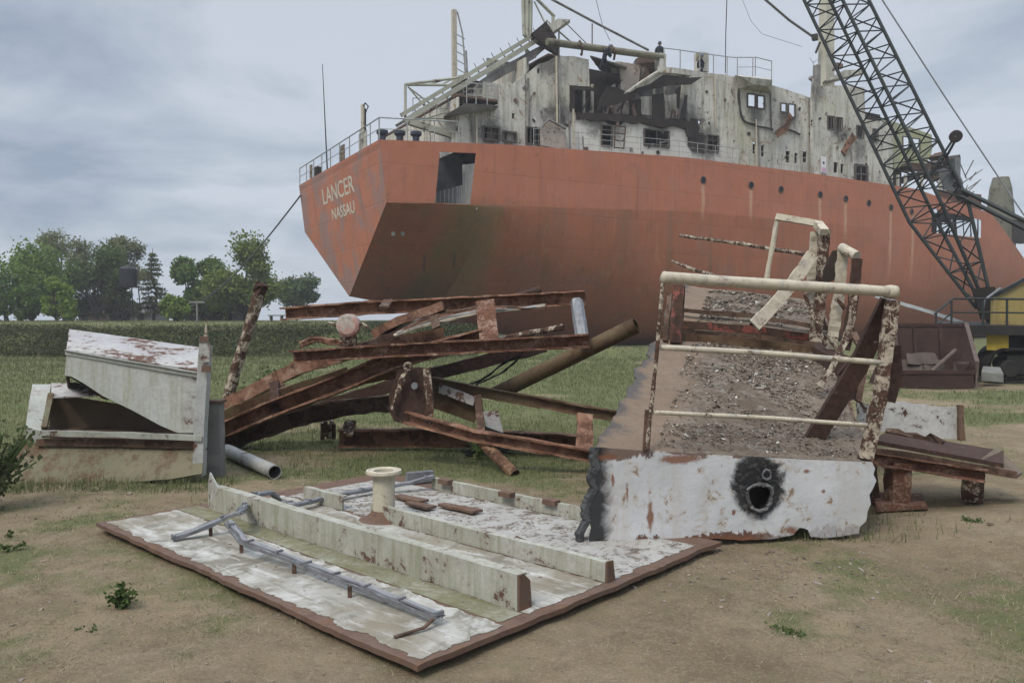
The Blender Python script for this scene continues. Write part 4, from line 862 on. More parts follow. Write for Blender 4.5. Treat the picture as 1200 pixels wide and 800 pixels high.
# ------------------------------------------------------------------ foreground: white deck plate with stringers
PT = .072
Lc, Nc, Rc = G(112, 612, PT), G(490, 780, PT), G(846, 634, PT); Bc = Lc+(Rc-Nc); d1 = (Nc-Lc).normalized(); d2 = (Bc-Lc).normalized()
dp = thing('deck_plate', 'large white deck plate lying flat in the foreground with stringers and a flanged pipe', 'deck plate', V(((Lc.x+Rc.x)/2, (Lc.y+Rc.y)/2, .03)))
MB().plate([p_-V((0, 0, .03)) for p_ in rag([Lc, Nc, Rc, Bc], .05, .020, True, 4)], .028, (0, 0, 1)).build('plate', M['bare'], dp)
def on(a, b): return Lc+d1*a+d2*b      # a along the long edge, b across
LL, WW = (Nc-Lc).length, (Bc-Lc).length
m, nt, b = new_mat('worn_white_deck_paint'); n = N(nt, False)
c = n.mix(n.ramp(n.noise(2.2, 8, .65, .4), .38, .62), (.40, .39, .355), (.23, .215, .18))
c = n.mix(n.ramp(n.noise(6, 9, .75, .8), .54, .66, 0, .8), c, (.50, .50, .475))
c = n.mix(n.ramp(n.noise(3.3, 9, .7, 1.2), .50, .60, 0, .85), c, (.155, .14, .11))
c = n.mix(n.ramp(n.noise(1.1, 7, .7), .48, .60, 0, .75), c, (.20, .17, .12))
st_ = nt.nodes.new('ShaderNodeMapping'); st_.inputs['Rotation'].default_value = (0, 0, .745); L(nt, n.sco, st_.inputs[0])
c = n.mix(n.ramp(n.noise(1.6, 8, .7, .3, vec=st_.outputs[0], stretch=(1, 9, 1)), .52, .66, 0, .7), c, (.145, .125, .095))
c = n.mix(n.ramp(n.noise(2.0, 8, .7, .3, vec=st_.outputs[0], stretch=(1, 6, 1)), .56, .64, 0, .6), c, (.50, .49, .46))
c = n.mix(n.ramp(n.noise(26, 6, .75), .58, .68, 0, .6), c, (.14, .12, .10))
L(nt, c, b.inputs['Base Color']); b.inputs['Roughness'].default_value = .8; b.inputs['Specular IOR Level'].default_value = .2
n.bump(b, n.math('ADD', n.noise(30, 8, .75), n.noise(5, 4)), .5, .006); M['deckpaint'] = m
M['deckpaint2'] = peel('patchy_deck_paint', (.40, .39, .36), (.17, .135, .105), .40, 7, (.33, .32, .29), (.07, .05, .04), edge=.04)
def sheet(a0, b0, a1, b1, mat, name='paint_layer', amp=.04, z=.0, lab=None):
    pts = [on(a0, b0), on(a1, b0), on(a1, b1), on(a0, b1)]; pts = [V((p_.x, p_.y, PT+z)) for p_ in pts]
    pts = [V((p_.x, p_.y, PT+z)) for p_ in rag(pts, .018, amp*.8, True, 9, a0)]
    return MB().plate(pts, .0025, (0, 0, 1)).build(name, mat, dp, lab)
s1 = (G(607, 722, PT)-Lc).dot(d2); s2 = (G(722, 690, PT)-Lc).dot(d2); s3 = (G(690, 614, PT)-Lc).dot(d2)
sheet(.06, .055, LL-.05, s1-.19, M['deckpaint'], amp=.045)
sheet(.05, s1-.175, LL-.09, s1-.004, peel('moss_stained_paint', (.25, .245, .17), (.15, .14, .07), .5, 4, (.31, .305, .26), (.11, .10, .055), edge=.12), amp=.008, lab='yellow-green stained strip along the big stringer')
sheet(.20, s1+.02, LL-.07, s2-.01, M['deckpaint'], amp=.03)
sheet(.25, s2+.02, LL-.08, min(s3, WW-.1)-.01, M['deckpaint2'], amp=.04)
if WW-s3 > .25: sheet(.6, s3+.02, LL-.6, WW-.08, M['deckpaint2'], amp=.04)
def stringer(b_, a0, a1, h, fl, tip=True, mat=None, jit=.0015):
    p0, p1 = on(a0, b_), on(a1, b_); p0.z = p1.z = PT+.002
    mb = MB(); n_ = 24; th = .016
    def cs(p_, hh): return [p_, p_+V((0, 0, hh)), p_+V((0, 0, hh))+d2*fl, p_+V((0, 0, hh-.014))+d2*fl, p_+V((0, 0, hh-.014))+d2*th, p_+d2*th]
    o = 0
    for i in range(n_+1):
        t = i/n_; hh = h*(1+.015*math.sin(t*9)); 
        mb.v += [q+V((random.gauss(0, jit), random.gauss(0, jit), random.gauss(0, jit)*.5)) for q in cs(p0.lerp(p1, t), hh)]
    for i in range(n_):
        for j in range(6):
            a_ = i*6+j; c_ = i*6+(j+1) % 6; mb.f.append((a_, c_, c_+6, a_+6))
    mb.f.append((5,4,3,2,1,0)); k = n_*6; mb.f.append(tuple(k+q for q in range(6)))
    return mb.build('stringer', mat or M['stringer'], dp)
M['stringer'] = peel('mossy_white_stringer', (.42, .415, .37), (.13, .075, .05), .33, 5, (.31, .31, .25), (.07, .035, .025), streak=(.20, .20, .12), streak_amt=.8, ss=4)
A1 = (G(232, 598, PT)-Lc).dot(d1)
stringer(s1, A1, LL-.13, .19, .075)
q = on(LL-.13, s1)+d1*.004; MB().plate([V((q.x, q.y, PT)), V((q.x, q.y, PT+.194)), V((q.x, q.y, PT+.194))+d2*.035+V((0,0,.0)), V((q.x, q.y, PT+.15))+d2*.085, V((q.x, q.y, PT))+d2*.10], .012, d1).build('end_plate', M['bare'], dp, 'brown cut end of the big stringer')
q = on(A1-.01, s1); MB().plate([V((q.x, q.y, PT+.02)), V((q.x, q.y, PT+.19)), V((q.x, q.y, PT+.30))+d1*.03, V((q.x, q.y, PT+.192))+d1*.17, V((q.x, q.y, PT+.17))+d1*.17], .012, d2).build('torn_tip', M['whitewedge'], dp)
stringer(s2, .50, 1.05, .115, .05); stringer(s2, 1.42, LL-.07, .115, .05)
q = on(LL-.07, s2)+d1*.004; MB().plate([V((q.x, q.y, PT)), V((q.x, q.y, PT+.125)), V((q.x, q.y, PT+.12))+d2*.06, V((q.x, q.y, PT))+d2*.08], .012, d1).build('end_plate', M['bare'], dp)
stringer(min(s3, WW-.03), .95, LL-.35, .10, .045)
for a_, b_, h_ in ((1.15, s3-.02, .03), (1.9, s3-.03, .03), (2.35, s3, .02)):
    q = on(a_, min(b_, WW-.05)); MB().box((q.x, q.y, PT+.10), (.13, .07, .04), math.atan2(d1.y, d1.x)).build('rust_flap', M['bare'], dp)
# lifted rust flaps between the stringers
cc = on(1.35, (s2+s3)/2+.05)
for a_, b_, l_, r_ in ((1.2, .55, .34, .2), (1.45, .45, .28, -.3), (1.75, .6, .4, .05)):
    q = on(a_, s2+(s3-s2)*b_); pts = rag([q+d1*-l_/2+d2*-.04, q+d1*l_/2+d2*-.05, q+d1*l_/2+d2*.06, q-d1*l_/2+d2*.03], .04, .02, True, 6); pts = [V((p_.x, p_.y, PT+.02)) for p_ in pts]
    MB().plate(pts, .02, (0, 0, 1)).build('rust_flap', M['bare'], dp)
# short flanged pipe
pc = G(450, 608, PT); k_ = .36
MB().lathe((pc.x, pc.y, PT), [(.085, .0), (.085, k_), (.075, k_), (.075, .0)], 28).build('pipe_stub', peel('cream_pipe', (.50, .46, .36), (.15, .08, .05), .24, 8, (.44, .40, .30)), dp, smooth=False)
MB().lathe((pc.x, pc.y, PT+k_-.01), [(.086, 0), (.135, .002), (.138, .012), (.135, .03), (.118, .034), (.112, .026), (.076, .026), (.074, -.01), (.086, -.01)], 32).build('flange', M['cream'], dp)
MB().lathe((pc.x, pc.y, PT), [(.20, .0), (.16, .012), (.11, .045), (.088, .075), (.086, .0)], 26).build('rusty_collar', M['bare'], dp)
q = G(607, 645, PT); mb = MB(); mb.tube([q+V((-.05, 0, .0)), q+V((-.05, 0, .06)), q+V((-.01, 0, .09)), q+V((.05, .01, .06)), q+V((.06, .01, .0))], .012, 7); mb.box(q+V((0, 0, .012)), (.16, .06, .02), .3); mb.build('lifting_eye', M['beamdark'], dp)
rb_ = MB()                              # rust scale lying on the plate
for i in range(900):
    a_ = random.uniform(.8, LL-.3); b_ = random.uniform(s2+.05, min(s3, WW-.05)-.03) if i < 620 else random.uniform(.2, WW-.1); q = on(a_, b_); s_ = random.uniform(.004, .016)
    if noise.noise(q*3) < -.05 and i < 620: continue
    rb_.box((q.x, q.y, PT+.004), (s_*1.6, s_, .004), random.uniform(0, 3), random.uniform(-.4, .4), random.uniform(-.3, .3))
o = rb_.build('rust_flakes', plain('rust_scale', (.12, .08, .055), .9, .6, 20, c2=(.35, .33, .30))); o['kind'] = 'stuff'; tag(o, 'loose rust and paint flakes lying on the white deck plate', 'flakes')
# cable tray running over the plate
ct = thing('cable_tray', 'narrow grey metal cable tray with cables, draped across the white deck plate', 'cable tray', G(283, 630, PT))
def trayrun(pp, w_=.028, r=.007, name='tray_rail', cables=True):
    pts = [V(p_) for p_ in pp]; path = []
    for a_, b_ in zip(pts, pts[1:]):
        n_ = max(1, int((b_-a_).length/.07)); path += [a_.lerp(b_, i/n_) for i in range(n_)]
    path.append(pts[-1])
    for sgn in (-1, 1):
        q = []
        for i, p_ in enumerate(path):
            t = (path[min(i+1, len(path)-1)]-path[max(0, i-1)]); s_ = t.cross(V((0, 0, 1))).normalized(); q.append(p_+s_*w_*sgn)
        MB().sweep(rect(.006, .022), q, jit=.0015).build(name, M['galv'], ct)
    mb = MB()
    for i in range(0, len(path)-1, 2):
        t = (path[i+1]-path[i]); s_ = t.cross(V((0, 0, 1))).normalized(); mb.sweep(rect(.02, .006), [path[i]-s_*w_*1.15, path[i]+s_*w_*1.15])
        if i % 4 == 0: mb.box(path[i]+V((0, 0, .018)), (.018, .05, .02), math.atan2(s_.y, s_.x)-1.57)
    mb.sweep(rect(w_*1.2, .003), [q_-V((0,0,.004)) for q_ in path])
    mb.build('tray_floor', M['galv'], ct)
    if cables:
        for k in range(3):
            q = [p_+V((random.gauss(0, .003), random.gauss(0, .003), .012+random.gauss(0, .002)))+(path[min(i+1, len(path)-1)]-path[max(0, i-1)]).cross(V((0,0,1))).normalized()*(k-1)*.015 for i, p_ in enumerate(path)]
            MB().tube(q, r, 6).build('cable', plain('cable_sheath', (.26, .265, .28) if k else (.13, .13, .14), .6, .3, 15), ct)
z_ = PT+.05
trayrun([G(515, 722, z_), G(430, 690, z_), G(345, 656, z_+.02), G(285, 634, z_+.05), G(268, 612, z_+.10)])
trayrun([G(203, 631, z_-.03), G(228, 622, z_), G(262, 608, z_+.06), G(280, 601, z_+.12), P(290, 590, 6.15), P(302, 578, 6.35)])
trayrun([P(298, 580, 6.3), P(318, 577, 6.5), P(330, 588, 6.6), G(346, 592, PT+.06), G(390, 581, PT+.05), G(440, 572, PT+.05), G(480, 566, PT+.08), G(508, 558, PT+.12)], .03)
mb = MB(); mb.sweep(rect(.02, .008), [G(515, 718, PT+.06), G(497, 735, PT+.02), G(462, 746, PT+.01)]); mb.build('end_bracket', M['beamdark'], ct)
for x_, y_ in ((247, 628), (283, 648), (345, 672), (410, 700)): q = G(x_, y_, PT); MB().box(q+V((0, 0, .03)), (.02, .02, .07)).build('foot', M['beamdark'], ct)
q = G(492, 566, PT); MB().box(q+V((0, 0, .06)), (.26, .07, .10), .45).build('junction_box', M['galv'], ct)
# ------------------------------------------------------------------ railed platform (white front plate, sloping littered deck, cream rails)
p0 = V((.57, 5.46, .72)); q0 = P(1024, 541, 5.80); fd = (V((q0.x, q0.y, 0))-V((p0.x, p0.y, 0))).normalized(); fn = V((fd.y, -fd.x, 0))
def FP(x_, y_): return PL(x_, y_, p0, fn)
rp = thing('railed_platform', 'torn sloping ship platform with a white burnt front plate and cream pipe rails', 'ship section', FP(860, 640))
fr = [(697,525),(705,524),(760,528),(850,533),(940,538),(1022,541)]
out = [FP(x_, y_) for x_, y_ in fr]
edge = [(1026,549),(1024,556),(1027,563),(1023,573),(1019,580),(1021,590),(1017,600),(1015,610),(1008,617),(1007,625),(995,627),(968,630),(950,629),(947,621),(937,618),(930,626),(914,630),(896,632),(870,633),(842,631),(820,633),(800,632),(786,633),(770,636),(753,640),(737,645),(722,646),(710,650),(694,652),(690,640),(693,618),(688,600),(694,580),(690,560),(695,540)]
ep = [FP(x_, y_) for x_, y_ in edge]; ep = rag(ep, .03, .008, False, 12)+[ep[-1]]
bh = FP(889, 582); hole_ = [bh+fd*(.085*math.cos(a_)*(1+.12*math.sin(3*a_)))+V((0, 0, .098*math.sin(a_)*(1+.1*math.cos(2*a_)))) for a_ in np.linspace(0, 2*math.pi, 26)[:-1]]
m, nt, b = new_mat('burnt_white_front_paint'); n = N(nt, False); og = ORG[rp.name]
c = n.mix(n.ramp(n.noise(2.0, 6, .6), .38, .62), (.50, .505, .51), (.42, .43, .435))
c = n.mix(n.ramp(n.noise(2.2, 6, .65, 0, stretch=(5, 5, .5)), .52, .72, 0, .45), c, (.40, .34, .26))
c = n.mix(n.ramp(n.noise(9, 9, .7, .5), .615, .63), c, (.10, .055, .035))
c = n.mix(n.ramp(n.noise(9, 9, .7, .5), .54, .61, 0, .5), c, (.35, .27, .19))
c = n.mix(n.ramp(n.noise(13, 6, .6, .5), .66, .70, 0, .7), c, (.22, .23, .25))
X = n.sep(); wob = n.math('MULTIPLY', n.math('SUBTRACT', n.noise(6, 10, .72, .9), .5), .30)
bot = n.math('ADD', X[2], wob); br_ = n.ramp(bot, .085, .095, 1, 0)        # bare strip at the torn foot
side = n.ramp(X[0], .15, .45, 1, .35); c = n.mix(n.math('MULTIPLY', br_, side), c, (.12, .065, .048))
top = n.ramp(n.math('ADD', X[2], n.math('MULTIPLY', wob, 1.4)), .655, .662, 0, 1); c = n.mix(n.math('MULTIPLY', top, .9), c, (.11, .06, .04))
for sx, sz, r in ((889,572,.20),(884,556,.17),(905,560,.10)):
    q = FP(sx, sz)-og; dd = n.math('ADD', n.dist(tuple(q)), n.math('MULTIPLY', wob, .8)); c = n.mix(n.ramp(dd, r-.03, r+.02, .97, 0), c, n.mix(n.ramp(n.noise(30, 6, .75), .5, .64), (.012, .012, .013), (.075, .07, .066)))
e0 = FP(693, 590)-og; ex = n.math('ADD', n.math('SUBTRACT', X[0], e0.x), n.math('MULTIPLY', wob, .7)); c = n.mix(n.ramp(ex, .07, .15, .96, 0), c, (.014, .014, .015))
for sx, sz, w_, h_ in ((762,600,.022,.13),(735,578,.012,.06),(718,560,.012,.05),(803,538,.16,.035),(945,552,.035,.022),(830,634,.40,.035),(730,645,.26,.03),(925,622,.10,.04),(715,535,.10,.03),(965,575,.018,.018),(860,600,.012,.02)):
    q = FP(sx, sz)-og; mp = n.n('ShaderNodeMapping'); mp.inputs['Location'].default_value = (-q.x/w_, 0, -q.z/h_); mp.inputs['Scale'].default_value = (1/w_, 0, 1/h_); L(nt, n.co, mp.inputs[0])
    dd = n.math('ADD', n.dist((0, 0, 0), mp.outputs[0]), n.math('MULTIPLY', wob, 12)); c = n.mix(n.ramp(dd, .5, 1.1, .9, 0), c, (.17, .07, .035))
L(nt, c, b.inputs['Base Color']); b.inputs['Roughness'].default_value = .55; b.inputs['Specular IOR Level'].default_value = .3
n.bump(b, n.math('ADD', n.math('MULTIPLY', n.noise(1.6, 3, .5), 3), n.math('ADD', n.noise(14, 6), n.math('MULTIPLY', n.ramp(n.noise(9, 9, .7, .5), .63, .66), -.6))), .35, .02); M['front'] = m
MB().plate(out+ep, .012, -fn, [hole_]).build('front_plate', M['front'], rp, bevel=.002)
# melted ring round the burnt hole
mb = MB(); ring = [bh+fn*.02+fd*(.092*math.cos(a_)*(1+.14*math.sin(3*a_)))+V((0, 0, .104*math.sin(a_)*(1+.1*math.cos(2*a_)))) for a_ in np.linspace(0, 2*math.pi, 30)]
mb.tube(ring, .013, 7, jit=.004); rb = FP(897, 555)+fn*.02
mb.build('melted_rim', plain('melted_metal', (.20, .20, .20), .55, .85, 25, bump=.8, c2=(.02, .02, .02)), rp)
MB().tube([rb+fd*(.032*math.cos(a_))+V((0, 0, .034*math.sin(a_))) for a_ in np.linspace(0, 2*math.pi, 16)], .007, 6, jit=.002).build('small_ring', M['galv'], rp)
MB().lathe(bh-fn*.13, [(.12, 0), (.11, .12)], 20, fn).build('burnt_sleeve', M['soot'], rp); MB().lathe(bh-fn*.14, [(.125, 0), (.001, 0)], 20, fn).build('sleeve_back', M['soot'], rp)
# torn, curled left edge
mb = MB(); lp0 = [(697,524),(693,535),(697,548),(691,560),(695,572),(688,585),(684,598),(687,610),(680,622),(678,636),(675,648)]
lp_ = [(a_[0]+(c_[0]-a_[0])*j/5+random.uniform(-1,1), a_[1]+(c_[1]-a_[1])*j/5) for a_, c_ in zip(lp0, lp0[1:]) for j in range(5)]+[lp0[-1]]
for i, (x_, y_) in enumerate(lp_):
    q = FP(x_, y_); w_ = .014+.006*noise.noise(V((i*.35,0,0)))*2+.006*random.random(); mb.v += [q+fd*.035+fn*.004, q+fn*(.010+.008*noise.noise(V((i*.3,9,0)))), q-fd*w_*.7+fn*.015*noise.noise(V((i*.4,3,0))), q-fd*w_-fn*.05]
for i in range(len(lp_)-1):
    for j in range(3): a_ = i*4+j; mb.f.append((a_, a_+1, a_+5, a_+4))
ob = mb.build('curled_edge', M['burn'], rp, 'burnt curled torn edge'); md = ob.modifiers.new('t', 'SOLIDIFY'); md.thickness = .012
# deck surface
FLc, FRc = p0+V((0, .0, -.002)), V((q0.x, q0.y, q0.z-.002)); BLc, BRc = P(800, 341, 11.6), P(966, 360, 11.0)
NU, NV = 60, 150
def dpt(u, v, lift=0):
    q = FLc.lerp(FRc, u).lerp(BLc.lerp(BRc, u), v); z = .03*noise.noise(V((u*3, v*6, 1)))+.012*noise.noise(V((u*14, v*36, 2)))*sstep(.0, .05, v)
    z += .10*sstep(.62, .64, v)*(1-u*.3); return q+V((0, 0, z*sstep(0, .04, v)+lift))
def lu(v): return (.03*noise.noise(V((0, v*14, 5)))+.02*noise.noise(V((0, v*45, 7))))*sstep(0, .04, v)
mb = MB()
for j in range(NV+1):
    v = j/NV; u0 = lu(v); u1 = 1-.01+.5*lu(v+3)-.04*sstep(.1, .3, v)
    for i in range(NU+1): mb.v.append(dpt(u0+(u1-u0)*i/NU, v))
for j in range(NV):
    for i in range(NU): a_ = j*(NU+1)+i; mb.f.append((a_, a_+1, a_+NU+2, a_+NU+1))
m, nt, b = new_mat('littered_deck'); n = N(nt, False)
c = n.mix(n.ramp(n.noise(1.3, 7, .65, .3), .38, .62), (.185, .145, .11), (.115, .085, .062))
c = n.mix(n.ramp(n.noise(9, 9, .75, .5), .50, .62, 0, .7), c, (.24, .215, .18)); c = n.mix(n.ramp(n.noise(24, 8, .75, .6), .52, .60, 0, .8), c, (.06, .048, .038))
X = n.sep(); at = nt.nodes.new('ShaderNodeAttribute'); at.attribute_name = 'edge'
bu = n.ramp(n.math('ADD', at.outputs['Fac'], n.math('MULTIPLY', n.math('SUBTRACT', n.noise(3.5, 7, .65), .5), .28)), .015, .06, .85, 0); c = n.mix(bu, c, (.075, .075, .078))
cl2 = n.ramp(n.math('ADD', at.outputs['Fac'], n.math('MULTIPLY', n.noise(2.5, 5), .2)), .30, .42, .65, 0); c = n.mix(n.math('MULTIPLY', cl2, n.math('SUBTRACT', 1.0, bu)), c, (.23, .165, .115))
L(nt, c, b.inputs['Base Color']); b.inputs['Roughness'].default_value = .9; b.inputs['Specular IOR Level'].default_value = .15
n.bump(b, n.math('ADD', n.noise(24, 9, .8), n.noise(5, 5)), .9, .02); M['litter'] = m
ob = mb.build('deck_surface', m, rp); at_ = ob.data.attributes.new('edge', 'FLOAT', 'POINT'); at_.data.foreach_set('value', [i/NU for j in range(NV+1) for i in range(NU+1)])
md = ob.modifiers.new('t', 'SOLIDIFY'); md.thickness = .02; md.offset = -1
mb = MB(); mb2 = MB(); mb3 = MB()
for i in range(15000):
    v = random.random()**1.15*.97+.01; u = 1-random.random()**.8*.80; u = min(.94, max(.05, u)); q = dpt(u, v, .008); s_ = random.uniform(.003, .011)*(1+v*1.1)*(1 if i % 11 else 2.1)
    if noise.noise(q*2.3)+.5*noise.noise(q*7) < random.uniform(-.35, .3): continue
    t_ = (mb, mb2, mb3)[random.choice((0, 1, 1, 1, 2, 2))]
    t_.box(q, (s_*random.uniform(1, 2.2), s_, .003), random.uniform(0, 3.1), random.uniform(-.6, .6), random.uniform(-.6, .6))
for t_, c_, l_, nm in ((mb, (.50, .46, .40), 'pale paint chips strewn over the sloping littered deck', 'paint_chips'), (mb2, (.125, .10, .075), 'dark rust scale strewn over the sloping littered deck', 'rust_scale'), (mb3, (.25, .20, .15), 'brown debris strewn over the sloping littered deck', 'debris')):
    o = t_.build(nm, plain(nm, c_, .85, .5, 9)); o['kind'] = 'stuff'; tag(o, l_, 'chips')
# side plates below the deck
def dq(u, v, dz=0): return dpt(u, v)+V((0, 0, dz))
mb = MB(); 
for k in range(12):
    v0, v1 = k/12*.95+.02, (k+1)/12*.95+.02
    mb.hexa([dq(.97, v0, -.30+.03*random.random()), dq(.97, v1, -.30), dq(.97, v1, -.022), dq(.97, v0, -.022)], [dq(.985, v0, -.30), dq(.985, v1, -.30), dq(.985, v1, -.022), dq(.985, v0, -.022)])
mb.build('side_plate', M['beamdark'], rp)
for v_ in (.12, .45, .8):              # supports to the ground
    for u_ in (.12, .9):
        q = dq(u_, v_, -.03); MB().sweep(rect(.09, .07), [V((q.x, q.y, height(q.x, q.y)-.03)), q]).build('support', M['beamdark'], rp)
# cross beams lying on the deck
def cb(v, h, w_, mat, lift, u0=.02, u1=.98): MB().sweep(rect(w_, h), [dpt(u0, v, lift), dpt((u0+u1)/2, v+.004, lift+.01), dpt(u1, v, lift)], jit=.004, step=.2).build('cross_beam', mat, rp)
v_ = .60
cb(.60, .09, .10, M['redbeam'], .075); cb(.565, .07, .06, M['beamdark'], .04, .0, 1.02); cb(.53, .10, .05, M['olive'], .03, .0, 1.0); cb(.66, .05, .08, M['beamdark'], .06)
# left uprights near the back
for x0,y0,x1,y1,Y_,w_,mt in ((796,335,792,402,8.7,.12,'redbeam'),(785,345,780,400,8.4,.05,'beamdark')):
    MB().sweep(rect(w_, .06), [P(x0, y0, Y_), P(x1, y1, Y_-.2)], jit=.003, step=.1).build('upright', M[mt], rp)
# front rails
Y1, Y2 = 5.50, 5.83
def FR_(x_, y_, f=None): f = (x_-757)/(1020-757) if f is None else f; return P(x_, y_, Y1+(Y2-Y1)*f)
MB().tube([FR_(776, 324), FR_(779, 325), FR_(900, 333), FR_(1046, 342)], .040, 14, jit=.0012, step=.12).build('top_rail', M['cream'], rp, smooth=True)
MB().lathe(FR_(1047, 342)+V((-.02, 0, 0)), [(0, -.05), (.045, -.045), (.052, 0), (.045, .045), (0, .05)], 16, (1, 0, 0)).build('rail_knob', M['cream'], rp, smooth=True)
MB().tube([FR_(777, 330), FR_(775, 350), FR_(771, 400), FR_(764, 470), FR_(757, 526)], .014, 8, jit=.001, step=.08).build('rail_post', M['creamold'], rp)
MB().sweep(rect(.05, .014), [FR_(760, 480), FR_(757, 528)], up=(0,1,0)).build('rail_post', M['beamdark'], rp)
MB().tube([FR_(775, 407), FR_(900, 414), FR_(1035, 425)], .021, 10, jit=.001, step=.12).build('middle_rail', M['cream'], rp, smooth=True)
MB().tube([FR_(766, 483), FR_(890, 489), FR_(1018, 498)], .016, 10, jit=.001, step=.12).build('lower_rail', M['cream'], rp, smooth=True)
MB().tube([FR_(817, 402), FR_(819, 411), FR_(816, 416)], .006, 5).build('wire_tie', M['galv'], rp)
# right posts
def bar(pp, w_, d_, mat, name='rail_post', jit=.003, up=(0,1,0), par=None, step=.05):
    jit *= .45; return MB().sweep(rect(w_, d_), [P(x_, y_, Y_) for x_, y_, Y_ in pp], up=up, jit=jit, step=step).build(name, M[mat], par or rp)
bar([(1046,352,5.85),(1036,425,5.85),(1030,470,5.84),(1014,538,5.82)], .095, .05, 'creamold', jit=.005)
bar([(1043,352,5.95),(1005,430,6.1),(938,540,6.2)], .14, .05, 'brownbar', 'diagonal_brace', up=(0,1,0), jit=.002)
bar([(1035,360,6.3),(1003,418,6.4),(985,440,6.5)], .06, .04, 'brownbar', 'diagonal_brace')
bar([(1046,405,6.1),(1049,440,6.1),(1040,470,6.1)], .10, .05, 'brownbar', 'upright')
bar([(1043,395,6.2),(1048,425,6.2)], .03, .02, 'cream', 'upright')
# side rail further back
SY = 8.6
bar([(910,254,9.2),(958,262,8.9)], .07, .05, 'cream', 'side_top_rail', jit=.002)
bar([(958,262,8.9),(966,272,8.7)], .09, .07, 'cream', 'side_top_rail', jit=.002)
MB().tube([P(911,257,9.2), P(905,290,9.2), P(898,328,9.2)], .028, 7, jit=.003, step=.1).build('rail_post', M['cream'], rp)
MB().tube([P(797,276,11.0), P(870,286,9.9), P(950,299,8.9)], .022, 7, jit=.003, step=.15).build('thin_rail', M['creamold'], rp)
MB().tube([P(788,306,11.0), P(810,315,10.6), P(845,325,10.0), P(900,328,9.3), P(940,331,8.9)], .02, 7, jit=.003, step=.15).build('thin_rail', M['creamold'], rp)
bar([(966,268,8.8),(963,330,8.8),(955,400,8.8),(950,415,8.8)], .12, .05, 'creamold', jit=.009)
bar([(955,272,8.9),(951,325,8.9),(948,352,8.9)], .09, .03, 'cream', jit=.007)
bar([(952,298,8.7),(930,330,8.6),(905,360,8.5),(884,381,8.4)], .13, .03, 'cream', 'diagonal_brace', jit=.006)
MB().tube([P(986,290,8.3), P(1004,300,8.1)], .05, 12).build('cut_pipe_rail', M['cream'], rp)
bar([(988,294,8.3),(984,340,8.3),(975,400,8.3),(974,413,8.3)], .11, .03, 'cream', jit=.008)
bar([(1005,303,8.1),(1000,350,8.1),(994,390,8.1),(990,410,8.1)], .09, .05, 'brownbar', jit=.006)
bar([(1000,345,8.08),(998,375,8.08),(989,408,8.08)], .07, .03, 'creamold', jit=.006)
mb = MB(); mb.plate([P(x_, y_, 8.4) for x_, y_ in ((975,294),(981,293),(978,328),(962,334),(965,315))], .02, (0,-1,0)); mb.build('black_bracket', M['soot'], rp)
for pp in (((944,345),(952,368),(962,392),(968,405)), ((970,392),(976,402),(985,417)), ((980,350),(990,362))):
    MB().tube([P(x_, y_, 8.2) for x_, y_ in pp], .022, 6, jit=.004, step=.05).build('link_bar', M['creamold'], rp)
mb = MB(); mb.hexa([P(950,405,8.4), P(1000,430,7.6), P(996,470,7.5), P(960,450,8.2)], [P(960,400,8.6), P(1010,425,7.8), P(1006,465,7.7), P(968,450,8.4)]); mb.build('bent_plate', M['brownbar'], rp)
bar([(1000,390,8.0),(1015,420,7.8),(1005,470,7.6)], .06, .03, 'beamdark', 'bent_strip')
bar([(990,400,7.4),(970,440,7.2),(958,452,7.1)], .05, .03, 'creamold', 'bent_strip', jit=.008)
# ------------------------------------------------------------------ pile of rusty ladder frames in the middle
def beam(pp, prof, mat, name='rail', par=None, jit=.003, step=.12, up=(0,0,1), label=None):
    return MB().sweep(prof, [P(*q) for q in pp], jit=jit, step=step, up=up).build(name, M[mat], par, label)
f1 = thing('ladder_frame', 'uppermost rusty ladder frame of the pile, with a reddish cross plate', 'steel frame', P(520, 400, 9.4))
beam([(335,368,10.4),(430,361,10.0),(570,355,9.5),(687,349,9.2)], chan(.13,.17,.02), 'beam', 'rail', f1)
beam([(345,418,9.3),(450,411,9.0),(570,405,8.7),(691,399,8.5)], chan(.12,.15,.02), 'beampatch', 'rail', f1)
beam([(568,352,9.1),(574,402,8.75)], rect(.21,.03), 'beampatch', 'cross_plate', f1, up=(0,1,0))
beam([(676,354,8.95),(683,398,8.6)], circ(.075,10), 'galv', 'cross_pipe', f1)
beam([(455,352,9.9),(450,360,9.5)], rect(.12,.03), 'beamdark', 'cross_plate', f1, up=(0,1,0))
beam([(440,392,9.6),(470,375,9.5),(520,358,9.5)], rect(.20,.10), 'beam', 'diagonal', f1, jit=.005)
beam([(425,405,9.4),(460,392,9.5),(530,362,9.7)], rect(.22,.08), 'beamdark', 'diagonal', f1, jit=.005)
f1b = thing('cable_bundle', 'bundle of pale and rusty cables lying inside the uppermost ladder frame', 'cable bundle', P(540, 380, 9.3))
for k in range(4): beam([(462+k*3,393-k*2,9.4),(500,380-k*2.5,9.4),(560,366-k*2,9.3),(600,363-k,9.3),(640,358+k,9.2)], circ(.022,7), ('cream', 'galv', 'beam', 'beamdark')[k], 'cable', f1b, jit=.004)
beam([(508,372,9.38),(512,384,9.32)], rect(.10,.05), 'beamdark', 'clamp', f1b, up=(0,1,0))
cy = thing('valve_drum', 'pale upright pipe stub with a round pink end cap, standing on the rusty frame', 'pipe fitting', P(408, 412, 9.25))
q = P(409, 412, 9.25); q2 = P(408, 388, 9.2); MB().tube([q, q2], .10, 16, jit=.003, step=.06).build('neck', M['creamold'], cy)
